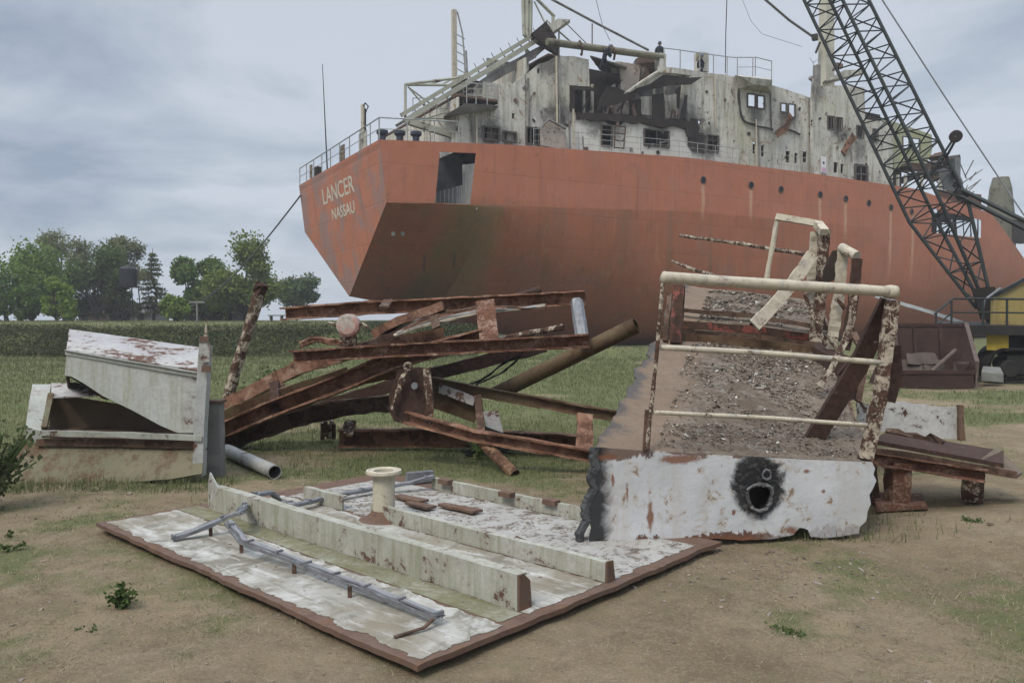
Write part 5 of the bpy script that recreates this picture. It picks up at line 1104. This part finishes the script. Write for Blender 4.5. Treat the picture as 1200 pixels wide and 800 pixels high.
q = P(407, 381, 9.05); MB().lathe(q, [(0, -.02), (.10, -.018), (.13, 0), (.13, .14), (.10, .16), (0, .16)], 22, (0, 1, 0)).build('cap', peel('pink_faded_cap', (.42, .20, .16), (.50, .44, .38), .45, 3, (.34, .15, .11)), cy)
for x0, x1 in ((384, 397), (418, 432)): MB().tube([P(x0, 378+(x0>400)*5, 9.1), P((x0+x1)/2, 379, 9.1), P(x1, 384, 9.1)], .018, 6).build('wing_nut', M['creamold'], cy)
sc_ = MB()
for k in range(7): sc_.tube([P(352+random.uniform(-3,3), 408-k, 9.3), P(366+random.uniform(-6,6), 399-k*.8, 9.3), P(384, 402-k*.7, 9.3), P(400, 404-k*.8, 9.25)], .012, 5, jit=.006, step=.06)
o = sc_.build('wire_tangle', M['beam']); tag(o, 'tangle of rusty wire lying on the end of the pale-patched frame rail', 'wire')
f2 = thing('ladder_frame', 'big rusty ladder frame sloping down to the left with its foot on the ground', 'steel frame', P(265, 520, 10.2))
beam([(256,478,10.9),(300,455,10.7),(345,432,10.5),(440,404,10.2),(520,392,10.0)], chan(.14,.17,.02,-1), 'beam', 'rail', f2, jit=.004)
beam([(255,508,9.9),(320,480,9.7),(400,450,9.4),(470,420,9.2),(570,395,9.0)], chan(.20,.20,.025), 'beam', 'rail', f2, jit=.004)
beam([(257,493,10.0),(330,465,9.85),(410,440,9.6)], rect(.22,.03), 'olive', 'web', f2, up=(0,1,.2), jit=.006)
beam([(322,448,9.9),(323,486,9.6)], rect(.12,.05), 'brownbar', 'rung', f2, up=(0,1,0), jit=.004)
beam([(331,450,10),(332,482,9.7)], rect(.04,.04), 'beamdark', 'rung', f2, up=(0,1,0))
beam([(330,472,9.7),(360,462,9.6),(400,450,9.5),(480,430,9.3)], rect(.16,.02), 'beampatch', 'torn_strip', f2, up=(0,1,.3), jit=.012)
f3 = thing('heavy_beam', 'dark arched beam under the sloping ladder frame', 'beam', P(400, 500, 10))
beam([(262,520,10.1),(320,500,9.9),(370,484,9.8),(430,474,9.7),(480,470,9.6),(540,462,9.5)], chan(.12,.20,.02), 'beamdark', 'web', f3, jit=.008)
beam([(300,505,10.3),(400,470,10.1),(500,440,10.0),(640,405,9.9)], rect(.14,.16), 'brownbar', 'flange', f3, jit=.006)
f4 = thing('ladder_frame', 'lower rusty ladder frame reaching right towards the white front plate', 'steel frame', P(600, 530, 8.6))
beam([(490,443,9.4),(560,458,9.1),(640,472,8.8),(722,487,8.5)], chan(.07,.12,.016), 'olive', 'rail', f4)
beam([(478,488,8.8),(560,510,8.5),(620,520,8.35),(694,533,8.2)], chan(.10,.13,.02), 'beam', 'rail', f4)
beam([(686,486,8.55),(684,528,8.25)], rect(.17,.04), 'beam', 'cross_plate', f4, up=(0,1,0), jit=.005)
beam([(560,465,8.95),(565,512,8.5)], rect(.08,.06), 'beamdark', 'cross_plate', f4, up=(0,1,0))
beam([(505,462,9.3),(560,482,9.1)], rect(.02,.28), 'olive', 'web', f4, jit=.003)
beam([(515,455,9.2),(556,470,9.0)], rect(.02,.10), 'whitetop', 'web', f4, jit=.004, label='grey-white flaking strip')
pp = thing('bent_sheet', 'small bent grey and white sheet held under the lower ladder frame', 'metal sheet', P(578, 505, 8.7))
MB().plate([P(x_, y_, 8.7) for x_, y_ in ((566,482),(584,481),(590,508),(570,500))], .01, (0, -1, 0)).build('sheet', M['whitetop'], pp); MB().plate([P(x_, y_, 8.66) for x_, y_ in ((568,499),(590,507),(589,511),(566,506))], .05, (0, -1, 0)).build('fold', M['dark'], pp)
br = thing('bracket', 'torn dark bracket plate hanging at the centre of the pile', 'bracket', P(488, 500, 8.9))
pts = rag([P(x_, y_, 8.8) for x_, y_ in ((468,432),(505,430),(506,470),(503,498),(490,497),(462,494),(455,478),(456,462))], .04, .03, True, 6)
pts = [V((q.x, 8.8, q.z)) for q in pts]; MB().plate(pts, .03, (0, -1, 0)).build('plate', M['brownbar'], br); beam([(500,432,8.75),(504,470,8.72),(502,496,8.7)], rect(.06,.08), 'creamold', 'edge_strip', br, jit=.006)
MB().lathe(P(486,452,8.72), [(.0,-.03),(.035,-.03),(.04,0),(.0,.02)], 12, (0,1,0)).build('bolt', M['galv'], br); beam([(478,430,8.7),(470,448,8.7),(462,470,8.7),(460,480,8.7)], circ(.022,6), 'creamold', 'torn_rod', br, jit=.012, step=.05)
MB().lathe(P(478,429,8.68), [(.02,-.03),(.05,-.03),(.05,.03),(.02,.03)], 14, (0,1,0)).build('ring', M['creamold'], br)
o = MB().pipe(P(580, 462, 9.2), P(746, 381, 8.6), .088, .010, 20, .0015).build('long_pipe', M['olive'], smooth=True); tag(o, 'long open rusty pipe jutting up to the right out of the pile', 'pipe')
o = MB().pipe(P(566, 518, 8.5), P(603, 556, 8.15), .062, .008, 16, .002).build('short_pipe', peel('orange_stained_pipe', (.22, .12, .06), (.10, .05, .03), .5, 4)); tag(o, 'short orange-brown pipe standing slanted on the ground under the pile', 'pipe')
o = MB().pipe(P(590, 352, 9.6), P(632, 340, 9.9), .045, .008, 14).build('thin_pipe', M['brownbar']); tag(o, 'thin dark pipe poking up behind the uppermost frame', 'pipe')
o = MB().pipe(P(560, 402, 9.3), P(660, 383, 9.0), .035, .006, 12, .002).build('thin_pipe', M['creamold']); tag(o, 'thin dented pipe lying between the two rails of the uppermost frame', 'pipe')
gb = thing('ground_beam', 'orange-brown beam lying on the grass below the pile', 'beam', P(520, 520, 9.2))
z0 = .15; a, c = G(398, 512, z0), G(560, 512, z0); MB().sweep(chan(.16,.22,.02), [a, (a+c)/2+V((0,0,.005)), c, G(690, 520, z0)], jit=.004, step=.15).build('rail', peel('orange_rust_beam', (.20, .09, .045), (.11, .055, .03), .5, 2.5, blotch=(.13, .12, .05)), gb)
for k in range(5): MB().box(G(378+k*3.2, 505, .15)+V((0, 0, .03*(k % 2))), (.05, .12, .22-.02*(k % 3)), .3, 0, random.uniform(-.3, .3)).build('coupling', M['creamold' if k % 2 else 'beamdark'], gb)
MB().sweep(rect(.10,.05), [G(405, 500, .25), G(412, 494, .35), G(409, 510, .2)], jit=.008, step=.06).build('torn_lug', M['creamold'], gb)
mb = MB()
tw_ = [G(random.uniform(540,620), random.uniform(520,535), random.uniform(.02,.14)) for k in range(16)]; mb.tube(tw_, .008, 5, jit=.01, step=.08)
o = mb.build('wire_tangle', M['dark']); tag(o, 'thin dark wires lying in the grass under the lower ladder frame', 'wire')
mb = MB(); mb.tube([P(540,455,9.5),P(570,442,9.5),P(590,425,9.4),P(605,418,9.3),P(625,402,9.2)], .012, 6, jit=.006, step=.06); mb.tube([P(556,452,9.4),P(590,436,9.4),P(612,415,9.2)], .009, 6, jit=.006, step=.06)
o = mb.build('hanging_wire', M['dark']); tag(o, 'dark wires hanging from the uppermost frame over the olive pipe', 'wire')
o = MB().pipe(G(262, 529, .09)+V((0,.1,0)), G(322, 553, .07)+V((0,0,.0)), .072, .008, 20, .0015).build('ground_pipe', peel('white_grey_pipe', (.36, .36, .33), (.12, .075, .05), .34, 6), smooth=True); tag(o, 'white-grey open pipe lying on the ground beside the wedge-shaped box', 'pipe')
lp2 = thing('leaning_post', 'tall leaning post with flaking cream paint and a cut top, left of the pile', 'post', P(268, 470, 11.5))
beam([(262,486,11.6),(274,440,11.6),(290,390,11.6),(304,345,11.6)], circ(.082,14), 'creamold', 'tube', lp2, jit=.004); beam([(300,356,11.62),(306,336,11.6),(308,332,11.6)], circ(.09,12), 'brownbar', 'burnt_top', lp2, jit=.012, step=.06)
beam([(258,484,11.7),(268,462,11.7),(278,430,11.7)], circ(.05,8), 'beamdark', 'side_rod', lp2)
# ------------------------------------------------------------------ wedge-shaped white box on its hatch base (left)
wb = thing('wedge_box', 'wedge-shaped mossy white steel box with rust patches on its top', 'steel box', P(160, 505, 8.1))
T = lambda l, Y_: [P(x_, y_, Y_) for x_, y_ in l]
fa = [P(78,411,8.0), P(157,424,7.94), P(235,436,7.88), P(233,507,7.86), P(208,507,7.88), P(189,499,7.9), P(155,481,7.92), P(120,464,7.95), P(98,449,7.98), P(84,441,8.0), P(76,440,8.0)]
n0 = (fa[2]-fa[0]).cross(fa[3]-fa[0]).normalized(); n0 = n0 if n0.y < 0 else -n0
fa = [q-n0*((q-fa[0]).dot(n0)) for q in fa]
MB().plate(fa, .014, -n0).build('front', M['whitewedge'], wb, bevel=.003)
tp = [P(78,411,8.0), P(235,436,7.88), P(241,407,8.75), P(160,398,8.78), P(81,391,8.8)]; n1 = (tp[1]-tp[0]).cross(tp[3]-tp[0]).normalized(); n1 = n1 if n1.z > 0 else -n1
tp = [q-n1*((q-tp[0]).dot(n1)) for q in rag(tp, .08, .008, True, 4)]; MB().plate(tp, .016, n1).build('top', M['whitetop'], wb)
MB().sweep(ell(.03, .05, .008), [tp[0]+n1*.012, P(235,436.5,7.86)], jit=.001, step=.2).build('lip', M['whitewedge'], wb)
bk = [P(81,393,8.8), P(240,408,8.75), P(236,480,8.7), P(120,468,8.75), P(81,440,8.8)]; MB().plate([V((q.x, 8.78, q.z)) for q in bk], .012, (0,1,0)).build('back', M['tan'], wb)
MB().hexa([P(77,412,8.01), P(80,392,8.79), P(80,460,8.79), P(77,440,8.01)], [P(79,412.5,8.01), P(82,393,8.79), P(82,460,8.79), P(79,441,8.01)]).build('end_flange', M['beamdark'], wb)
sl = thing('corner_post', 'tall white angle post with rusty ends standing at the right end of the wedge-shaped box', 'post', P(243, 556, 7.9))
MB().sweep(ell(.10,.10,.012,-1), [P(237,558,7.8), P(239,500,7.8), P(245,405,7.8)], up=(0,-1,.1), jit=.001, step=.1).build('angle', peel('grey_white_angle', (.38, .39, .37), (.12, .06, .035), .30, 3), sl)
MB().plate(T([(234,400),(246,402),(246,424),(235,424)], 7.77), .01, (0,-1,0)).build('top_patch', M['whitewedge'], sl); MB().plate(T([(237,428),(247,428),(247,436),(236,436)], 7.765), .01, (0,-1,0)).build('band', M['bare'], sl); MB().plate(T([(234,394),(245,394),(245,401),(234,401)], 7.76), .01, (0,-1,0)).build('band', M['bare'], sl)
MB().sweep(rect(.03,.03), [P(241,395,7.77), P(242,372,7.77)], scale=lambda t: 1-.9*t).build('spike', M['creamold'], sl)
MB().plate(T([(233,560),(240,540),(243,552),(262,577),(270,585),(240,580)], 7.3), .012, (0,-1,0)).build('torn_foot', M['whitewedge'], sl) if False else None
cpst = thing('grey_post', 'stout grey post stump directly behind the corner post', 'post', P(251, 556, 8.2)); MB().sweep(rect(.14,.14), [P(254,558,8.15), P(252,470,8.2)], jit=.003, step=.1).build('shaft', M['concrete'], cpst); MB().box(P(252,470,8.2), (.18,.18,.03)).build('cap_plate', M['bare'], cpst)
hb = thing('hatch_base', 'low weathered hatch section with a tan sloping front, under the wedge-shaped box', 'hatch', P(130, 560, 7.8))
FB = [P(20,519,8.0), P(120,521,7.95), P(237,523,7.9), P(238,556,7.75), P(205,560,7.72), P(120,566,7.68), P(4,570,7.66)]
n2 = (FB[2]-FB[0]).cross(FB[4]-FB[0]).normalized(); n2 = n2 if n2.y < 0 else -n2
FB = [q-n2*((q-FB[0]).dot(n2)) for q in rag(FB, .06, .008, True, 5)]; MB().plate(FB, .014, -n2).build('front_plate', M['tan'], hb)
MB().sweep(rect(.07,.05), [P(46,507,7.9), P(140,509,7.86), P(238,513,7.82)], jit=.002, step=.15).build('rim', peel('grey_green_rim', (.35, .36, .31), (.10, .06, .04), .34, 4, streak=(.16, .2, .12)), hb)
MB().sweep(rect(.05,.07), [P(44,518,7.96), P(140,519,7.92), P(238,521,7.88)], jit=.002, step=.15).build('under_rim', M['beamdark'], hb)
MB().hexa([P(46,512,8.0), P(238,516,7.95), P(238,505,8.7), P(50,500,8.7)], [P(46,511,8.0), P(238,515,7.95), P(238,504,8.7), P(50,499,8.7)]).build('inner_floor', M['bare'], hb)
MB().plate([V((q.x,8.72,q.z)) for q in (P(58,460,8.72), P(210,485,8.72), P(236,500,8.72), P(236,520,8.72), P(58,520,8.72))], .012, (0,1,0)).build('inner_wall', plain('brown_inner', (.15, .11, .075), .9, .4, 3), hb)
lt = [P(60,450,8.75), P(90,449,8.75), P(122,466,8.3), P(61,467,8.25)]; n3 = (lt[1]-lt[0]).cross(lt[3]-lt[0]).normalized(); n3 = n3 if n3.z > 0 else -n3
MB().plate([q-n3*((q-lt[0]).dot(n3)) for q in rag(lt, .06, .01, True, 6)], .012, n3).build('ledge', M['whitetop'], hb)
MB().hexa([P(30,500,7.95), P(38,450,8.7), P(60,450,8.7), P(50,505,7.95)], [P(28,515,7.96), P(34,470,8.7), P(56,470,8.7), P(48,518,7.96)]).build('end_plate', M['whitewedge'], hb)
MB().sweep(rect(.05,.05), [P(60,462,8.3), P(52,502,7.95)], jit=.002, step=.1).build('end_rim', M['tan'], hb)
# ------------------------------------------------------------------ low table-like scrap frame on the right, and the white sheet behind it
rt = thing('scrap_table', 'low rusty plate on two stubby legs at the right of the photo', 'scrap frame', G(1090, 590))
pl = [P(1022,514,7.0), P(1060,512,7.3), P(1150,523,7.5), P(1178,528,7.4), P(1199,556,6.6), P(1190,559,6.55), P(1120,545,6.6), P(1024,534,6.6)]
MB().hexa([P(1022,520,6.7), P(1176,548,6.55), P(1176,531,7.3), P(1040,508,7.4)], [P(1022,515,6.7), P(1176,543,6.55), P(1176,528,7.3), P(1040,505,7.4)]).build('top_plate', M['brownbar'], rt)
MB().hexa([P(1150,541,6.6), P(1192,560,6.5), P(1197,556,6.9), P(1168,527,7.3)], [P(1150,537,6.6), P(1192,556,6.5), P(1199,553,6.9), P(1168,524,7.3)]).build('flap', plain('tan_flap', (.17, .13, .095), .9, .4, 4), rt)
MB().sweep(chan(.08,.10,.012), [P(1022,536,6.62), P(1080,545,6.6), P(1152,556,6.5)], jit=.003, step=.1).build('front_beam', M['beampatch'], rt); MB().sweep(rect(.06,.06), [P(1024,528,6.6), P(1060,533,6.6), P(1190,556,6.45)], jit=.003, step=.1).build('upper_beam', M['beamdark'], rt)
MB().sweep(rect(.17,.15), [P(1051,590,6.65), P(1052,540,6.65)], jit=.004, step=.08).build('leg', M['beampatch'], rt); MB().tube([P(1139,586,6.75), P(1141,553,6.75)], .085, 14, jit=.003, step=.07).build('leg', M['creamold'], rt)
MB().hexa([P(1026,600,6.5), P(1088,596,6.5), P(1082,582,7.1), P(1024,584,7.1)], [P(1026,590,6.5), P(1086,592,6.5), P(1080,578,7.1), P(1024,576,7.1)]).build('foot_plate', M['beampatch'], rt); MB().sweep(rect(.06,.05), [P(1022,540,6.9), P(1026,590,6.8)], jit=.004, step=.08).build('edge_post', M['beamdark'], rt)
MB().tube([P(1040,505,7.3), P(1085,515,7.2), P(1092,510,7.2), P(1105,520,7.1)], .03, 7, jit=.008, step=.07).build('torn_strip', M['beamdark'], rt)
ws = thing('white_sheet', 'white peeling steel sheet standing on edge behind the low rusty plate', 'metal sheet', P(1075, 516, 8.3))
o_ = [P(x_, y_, 8.3) for x_, y_ in ((1004,470),(1030,474),(1060,470),(1100,476),(1121,476),(1122,514),(1090,513),(1060,508),(1028,505),(1006,500))]; MB().plate([V((q.x,8.3,q.z)) for q in rag(o_, .05, .02, True, 6)], .012, (0,1,0)).build('sheet', peel('white_sheet_paint', (.52, .52, .50), (.10, .055, .035), .36, 4, (.44, .44, .42), edge=.008), ws)
MB().sweep(rect(.05,.05), [P(1125,474,8.28), P(1126,516,8.28)], jit=.003, step=.08).build('edge_bar', M['bare'], ws)
# ------------------------------------------------------------------ skip
Ys = 18.6; sk = thing('steel_skip', 'dark brown open-fronted steel skip on the grass in front of the ship', 'skip', G(1095, 455))
X0, X1 = P(1048,455,Ys).x, P(1141,455,Ys).x; zg = height((X0+X1)/2, Ys); H_ = P(1090,381,Ys+1.3).z
def pv(x_, y_, Y_): return P(x_, y_, Y_)
XT = P(1131,381,Ys+1.5).x; XL = P(1047,381,Ys+1.5).x
MB().hexa([V((X0,Ys+1.2,zg+.05)), V((X1+.03,Ys+1.2,zg+.05)), V((XT,Ys+1.5,H_)), V((XL,Ys+1.5,H_))], [V((X0,Ys+1.26,zg+.05)), V((X1+.03,Ys+1.26,zg+.05)), V((XT,Ys+1.56,H_)), V((XL,Ys+1.56,H_))]).build('back', M['skip'], sk)
MB().box(((X0+X1)/2, Ys+.6, zg+.12), (X1-X0, 1.3, .06)).build('floor', M['skip'], sk)
for sx, nm in ((X0, 0), (X1, 1)):
    k = -.25 if not nm else 0
    a_ = [V((sx, Ys-.05, zg+.05)), V((sx, Ys-.05, zg+.62)), V((XL if not nm else XT, Ys+1.5, H_)), V((sx-.02, Ys+1.3, zg+.05))]
    MB().hexa(a_, [q+V((.05,0,0)) for q in a_]).build('side', M['skip'], sk); MB().sweep(rect(.09,.07), [a_[0]+V((.025,-.03,0)), a_[1]+V((.025,-.03,0)), a_[2]+V((.025,0,.03))]).build('side_rim', M['skiprim'] if nm else M['skip'], sk)
MB().box(((X0+X1)/2, Ys-.03, zg+.20), (X1-X0-.06, .06, .36)).build('front_lip', M['skip'], sk); MB().sweep(rect(.08,.09), [V((X0, Ys-.04, zg+.40)), V((X1, Ys-.04, zg+.40))]).build('lip_rim', M['skip'], sk)
MB().sweep(rect(.10,.08), [V((XL, Ys+1.52, H_)), V((XT, Ys+1.52, H_))]).build('back_rim', M['skip'], sk)
for k in range(3): MB().box((X0+.4+k*.65, Ys+1.15, zg+.9), (.06, .08, 1.1), 0, -.15).build('rib', M['skip'], sk)
qf = P(1128,433,Ys+.2); mb = MB()
for dx, dz, w_, h_ in ((0,.16,.4,.05),(0,-.16,.4,.05),(-.18,0,.05,.36),(.18,0,.05,.36)): mb.box(qf+V((dx,0,dz)), (w_,.06,h_))
o = mb.build('square_frame', M['skiprim']); tag(o, 'small square steel frame standing in the right corner of the skip', 'scrap frame')
SCM = plain('grey_scrap', (.11,.085,.07), .8, .5, 4)
for k, (x_, y_, w_, h_, r_, lb) in enumerate(((1082,420,.75,.30,.25,'flat grey scrap plate in the middle of the skip'),(1068,428,.5,.4,-.5,'crumpled scrap plate at the left side of the skip'),(1098,430,.6,.4,.6,'tilted scrap plate in the skip, right of the flat grey one'),(1076,436,.9,.25,.1,'long low scrap plate lying behind the front lip of the skip'))):
    q = P(x_, y_, Ys+.55); pts = rag([q+V((-w_/2,0,-h_/2)), q+V((w_/2,0,-h_/2)), q+V((w_/2,0,h_/2)), q+V((-w_/2,0,h_/2))], .1, .08, True, 4); pts = [V((p_.x, q.y-.12*k*.3, p_.z)) for p_ in pts]
    o = MB().plate(pts, .03, (0,-1,0)).build('scrap_plate', SCM if k != 1 else M['skiprim']); o.rotation_euler = (-.5, 0, r_*.4); tag(o, lb, 'scrap')
o = MB().tube([P(1092,435,Ys+.3), P(1120,410,Ys+.7)], .05, 8).build('scrap_pipe', M['skiprim']); tag(o, 'thin scrap pipe leaning inside the skip', 'pipe')
# ------------------------------------------------------------------ crawler crane
cr = thing('crawler_crane', 'crawler crane with a long dark lattice boom and a yellow cab at the right edge', 'crane', G(1200, 448))
foot, topp = P(1158,368,22), P(963,-34,24.8); ax_ = (topp-foot).normalized(); BL = (topp-foot).length*1.18
def boomsec(a, b, wa, wb, nb, r):
    ang = math.radians(27); sx = V((0,1,0)).cross(ax_).normalized(); sy = ax_.cross(sx); u = sx*math.cos(ang)+sy*math.sin(ang); v = -sx*math.sin(ang)+sy*math.cos(ang)
    cs = [(-1,-1),(1,-1),(1,1),(-1,1)]; chd = []
    for i, j in cs:
        A_, B_ = a+u*wa/2*i+v*wa/2*j, b+u*wb/2*i+v*wb/2*j; chd.append((A_, B_)); MB().tube([A_, B_], r, 10).build('chord', M['crane'], BO)
    mb = MB()
    for k in range(nb):
        for q in range(4):
            (a0_, b0_), (a1_, b1_) = chd[q], chd[(q+1) % 4]; f0, f1 = k/nb, (k+1)/nb
            mb.tube([a0_.lerp(b0_, f0), a1_.lerp(b1_, f1)] if k % 2 else [a1_.lerp(b1_, f0), a0_.lerp(b0_, f1)], r*.42, 6)
            if k % 2 == 0: mb.tube([a0_.lerp(b0_, f0), a1_.lerp(b1_, f0)], r*.42, 6)
    mb.build('lacing', M['crane'], BO)
BO = bpy.data.objects.new('boom', bpy.data.meshes.new('boom')); COL.objects.link(BO); BO.parent = cr
tmp = MB().tube([foot-ax_*.3, foot+ax_*.5], .12, 8); BO.data.from_pydata([tuple(p_-ORG[cr.name]) for p_ in tmp.v], [], tmp.f); BO.data.materials.append(M['crane'])
f_ = foot+ax_*3.2; boomsec(foot+ax_*.25, f_, .28, 1.12, 5, .05); boomsec(f_, foot+ax_*BL, 1.12, 1.12, 22, .05)
q = foot+ax_*.2; MB().plate([P(x_, y_, 21.9) for x_, y_ in ((1138,338),(1164,336),(1168,344),(1160,374),(1149,374))], .06, (0,-1,0)).build('foot_plate', M['track'], BO)
# sheaves and pendants by the boom
mb = MB()
for x_, y_ in ((1127,228),(1120,160)): MB().lathe(P(x_, y_, 22.6), [(.02,-.05),(.17,-.05),(.14,0),(.17,.05),(.02,.05)], 16, (.3,1,0)).build('sheave', M['track'], cr)
mb = MB(); mb.tube([P(1098,192,22.8), P(1119,160,22.6)], .035, 6); mb.tube([P(1110,182,22.8), P(1121,162,22.6)], .035, 6); mb.build('sheave_arm', M['crane'], cr)
mb = MB(); mb.plate([P(x_, y_, 22.9) for x_, y_ in ((1098,200),(1118,192),(1128,215),(1124,228),(1106,222))], .05, (0,-1,0)); mb.box(P(1119,200,22.9), (.16,.3,.7)); mb.build('gantry_plate', plain('crane_grey_plate', (.16,.17,.18), .6), cr)
for dy, r_ in ((0, .06), (8, .06)): MB().tube([P(1126,222+dy,22.6), P(1250,283+dy*1.3,21)], r_, 8).build('pendant', M['crane'], cr)
MB().tube([P(1020,-24,24), P(1035,2,24), P(1105,110,23.5), P(1165,200,23), P(1216,276,22.5)], .022, 6).build('hoist_rope', plain('wire_rope_grey', (.22,.23,.25), .7), cr)
# machine deck, railing, cab, tracks
MB().hexa([P(1098,390,20.2), P(1300,396,20.2), P(1300,388,23), P(1098,386,23)], [P(1098,380,20.2), P(1300,385,20.2), P(1300,379,23), P(1098,376,23)]).build('machine_deck', M['track'], cr)
zR = P(1115,350,20.3)
mb = MB(); mb.tube([P(1095,368,20.3), P(1117,350,20.3), P(1160,350,20.3), P(1300,352,20.3)], .028, 7); mb.tube([P(1100,379,20.3), P(1116,366,20.3), P(1160,366,20.3), P(1300,368,20.3)], .022, 7)
for x_ in (1097, 1115, 1152, 1180, 1215): mb.tube([P(x_, 351 if x_ > 1100 else 367, 20.3), P(x_, 383, 20.3)], .026, 6)
mb.build('railing', M['crane'], cr)
cab = MB(); cab.hexa([P(1166,384,20.9), P(1300,392,20.9), P(1300,384,23), P(1172,380,23)], [P(1166,348,20.9), P(1300,280,20.9), P(1300,284,23), P(1172,346,23)]); cb2 = cab.build('cab', M['yellow'], cr)
MB().sweep(rect(.07,.09), [P(1160,349,20.86), P(1190,333,20.86), P(1300,274,20.86)]).build('roof_edge', M['crane'], cb2); MB().sweep(rect(.12,.1), [P(1164,384,20.84), P(1165,348,20.84)]).build('corner_post', M['yellow'], cb2)
MB().tube([P(1152,384,20.6), P(1153,352,20.6), P(1172,338,20.8)], .035, 7).build('grab_rail', M['galv'], cb2)
MB().hexa([P(1156,410,20.4), P(1182,411,20.4), P(1182,408,22), P(1156,407,22)], [P(1156,391,20.4), P(1182,392,20.4), P(1182,389,22), P(1156,389,22)]).build('yellow_box', plain('bright_crane_yellow', (.40,.29,.04), .6, .4, 3), cr)
MB().hexa([P(1182,411,20.8), P(1300,414,20.8), P(1300,408,22.5), P(1182,408,22.5)], [P(1182,393,20.8), P(1300,396,20.8), P(1300,389,22.5), P(1182,389,22.5)]).build('turntable', M['track'], cr)
def track(yf, nm):
    zb_ = height(13.5, yf); mb = MB(); xa, xb = P(1152,440,yf).x, P(1152,440,yf).x+4.6; r = .42; mb.box(((xa+xb)/2, yf, zb_+r+.05), (xb-xa-1.0, .35, .5)); o = mb.build('track_frame', M['track'], cr); mb = MB(); per = []
    for i in range(14): a_ = math.pi/2+math.pi*i/14; per.append((xa+r+r*math.cos(a_), zb_+r+.03+r*math.sin(a_), a_))
    for i in range(22): per.append((xa+r+(xb-xa-2*r)*i/22, zb_+.03, -math.pi/2))
    for i in range(14): a_ = -math.pi/2+math.pi*i/14; per.append((xb-r+r*math.cos(a_), zb_+r+.03+r*math.sin(a_), a_))
    for i in range(22): per.append((xb-r-(xb-xa-2*r)*i/22, zb_+2*r+.03, math.pi/2))
    for x_, z_, a_ in per: mb.box((x_, yf, z_), (.16, .6, .05), 0, 0, -(a_-math.pi/2))
    mb.build('track_shoes', M['track'], o)
    for k in range(5): MB().lathe((xa+.55+k*.85, yf-.2, zb_+.36), [(0,-.08),(.2,-.08),(.24,-.02),(.24,.3),(0,.3)], 16, (0,1,0)).build('road_wheel', M['track'], o)
track(20.6, 'a'); track(23.2, 'b')
o = MB().hexa([P(1150,446,19.4), P(1176,448,19.4), P(1172,436,20.0), P(1152,434,20.0)], [P(1150,436,19.4), P(1176,438,19.4), P(1172,430,20.0), P(1152,429,20.0)]).build('scrap_block', M['concrete']); tag(o, 'pale rubble block lying between the skip and the crane track', 'block')
gw = thing('gangway', 'long grey-white plank sloping behind the skip towards the crane', 'gangway', P(1120, 400, 23.5)); MB().sweep(rect(.5,.10), [P(1026,347,24.5), P(1095,367,23.8), P(1150,386,23.2)], jit=.004, step=.4).build('plank', plain('pale_grey_plank', (.40,.42,.44), .7, .3, 3), gw)
for x_, y_ in ((1045,352),(1138,382)): q = P(x_, y_, 23.9); MB().box((q.x, q.y, (q.z+height(q.x, q.y))/2-.05), (.12,.12,q.z-height(q.x, q.y)-.1)).build('trestle', M['beamdark'], gw)
# ------------------------------------------------------------------ small plants
def weed(px_, py_, h, w_, nl, leaf, label, straight=.0, mat='weed', cat='plant', group=None):
    b_ = G(px_, py_); b_.z = height(b_.x, b_.y)-.01; t = thing('weed', label, cat, b_, 0, group); st = MB(); C = []
    for i in range(max(3, nl//12)):
        a_ = random.uniform(0, 6.28); e_ = b_+V((math.cos(a_)*w_*random.uniform(.2,1), math.sin(a_)*w_*random.uniform(.2,1), h*random.uniform(.55,1))); st.tube([b_, b_.lerp(e_, .5)+V((0,0,h*.12)), e_], .003+.006*h, 5)
        for k in range(12): f = random.uniform(.25, 1.05); C.append(tuple(b_.lerp(e_, f)+V((random.gauss(0,w_*.16), random.gauss(0,w_*.16), random.gauss(0,h*.07)+h*.06))))
    C = np.array(C); v, k = quads(C, rng.uniform(.6,1.3,len(C))*leaf, asp=.75); raw('leaves', v-np.array(b_), k, M[mat], t); st.build('stem', M['weed'], t)
weed(143, 712, .13, .085, 170, .035, 'bushy little green weed on bare dirt, left of the white deck plate')
weed(12, 645, .07, .10, 70, .03, 'low weed at the left edge, in front of the tan hatch base'); weed(15, 628, .05, .06, 30, .025, 'tiny weed at the left edge, behind a low spreading one')
weed(928, 738, .025, .12, 90, .022, 'flat spreading weed on the dirt in front of the white burnt plate'); weed(105, 738, .02, .08, 50, .02, 'flat small weed on the dirt just below the bushy one')
weed(1140, 622, .04, .10, 60, .025, 'low weed tuft on the dirt hump at the right edge')
weed(563, 540, .22, .16, 90, .06, 'leafy weed standing in the grass under the lower ladder frame')
weed(655, 528, .20, .14, 90, .05, 'leafy weed near the right end of the lower ladder frame')
weed(318, 470, .62, .30, 240, .09, 'tall light-green weed clump right of the leaning post'); weed(298, 478, .50, .26, 180, .09, 'tall light-green weed clump behind the foot of the leaning post')
weed(-14, 600, .70, .40, 900, .05, 'dark bush at the left edge, beside the hatch base', mat='scrub', cat='bush')  # leafy stand-in for a blurred dark green smudge
C = []                                 # rank grass round the pile
for i in range(9000):
    x, y = random.gauss(-1.6, 2.0), random.uniform(8.0, 12.5)
    if x > .9 or (x < -2.5 and y < 9.3): continue
    C.append((x, y, height(x, y)-.01))
for i in range(2500): x, y = random.uniform(-5.6, -2.7), random.uniform(7.3, 7.9); C.append((x, y, height(x, y)-.01))
for i in range(1500): x, y = random.gauss(2.1, .5), random.uniform(5.7, 6.6); C.append((x, y, height(x, y)-.01))
C = np.array(C); v, k = blades(C, rng.uniform(.03,.13,len(C)), rng.uniform(.005,.010,len(C)), .6); o = raw('rank_grass', v, k, M['grass']); o['kind'] = 'stuff'; tag(o, 'longer uncut grass growing up around and under the scrap', 'grass')
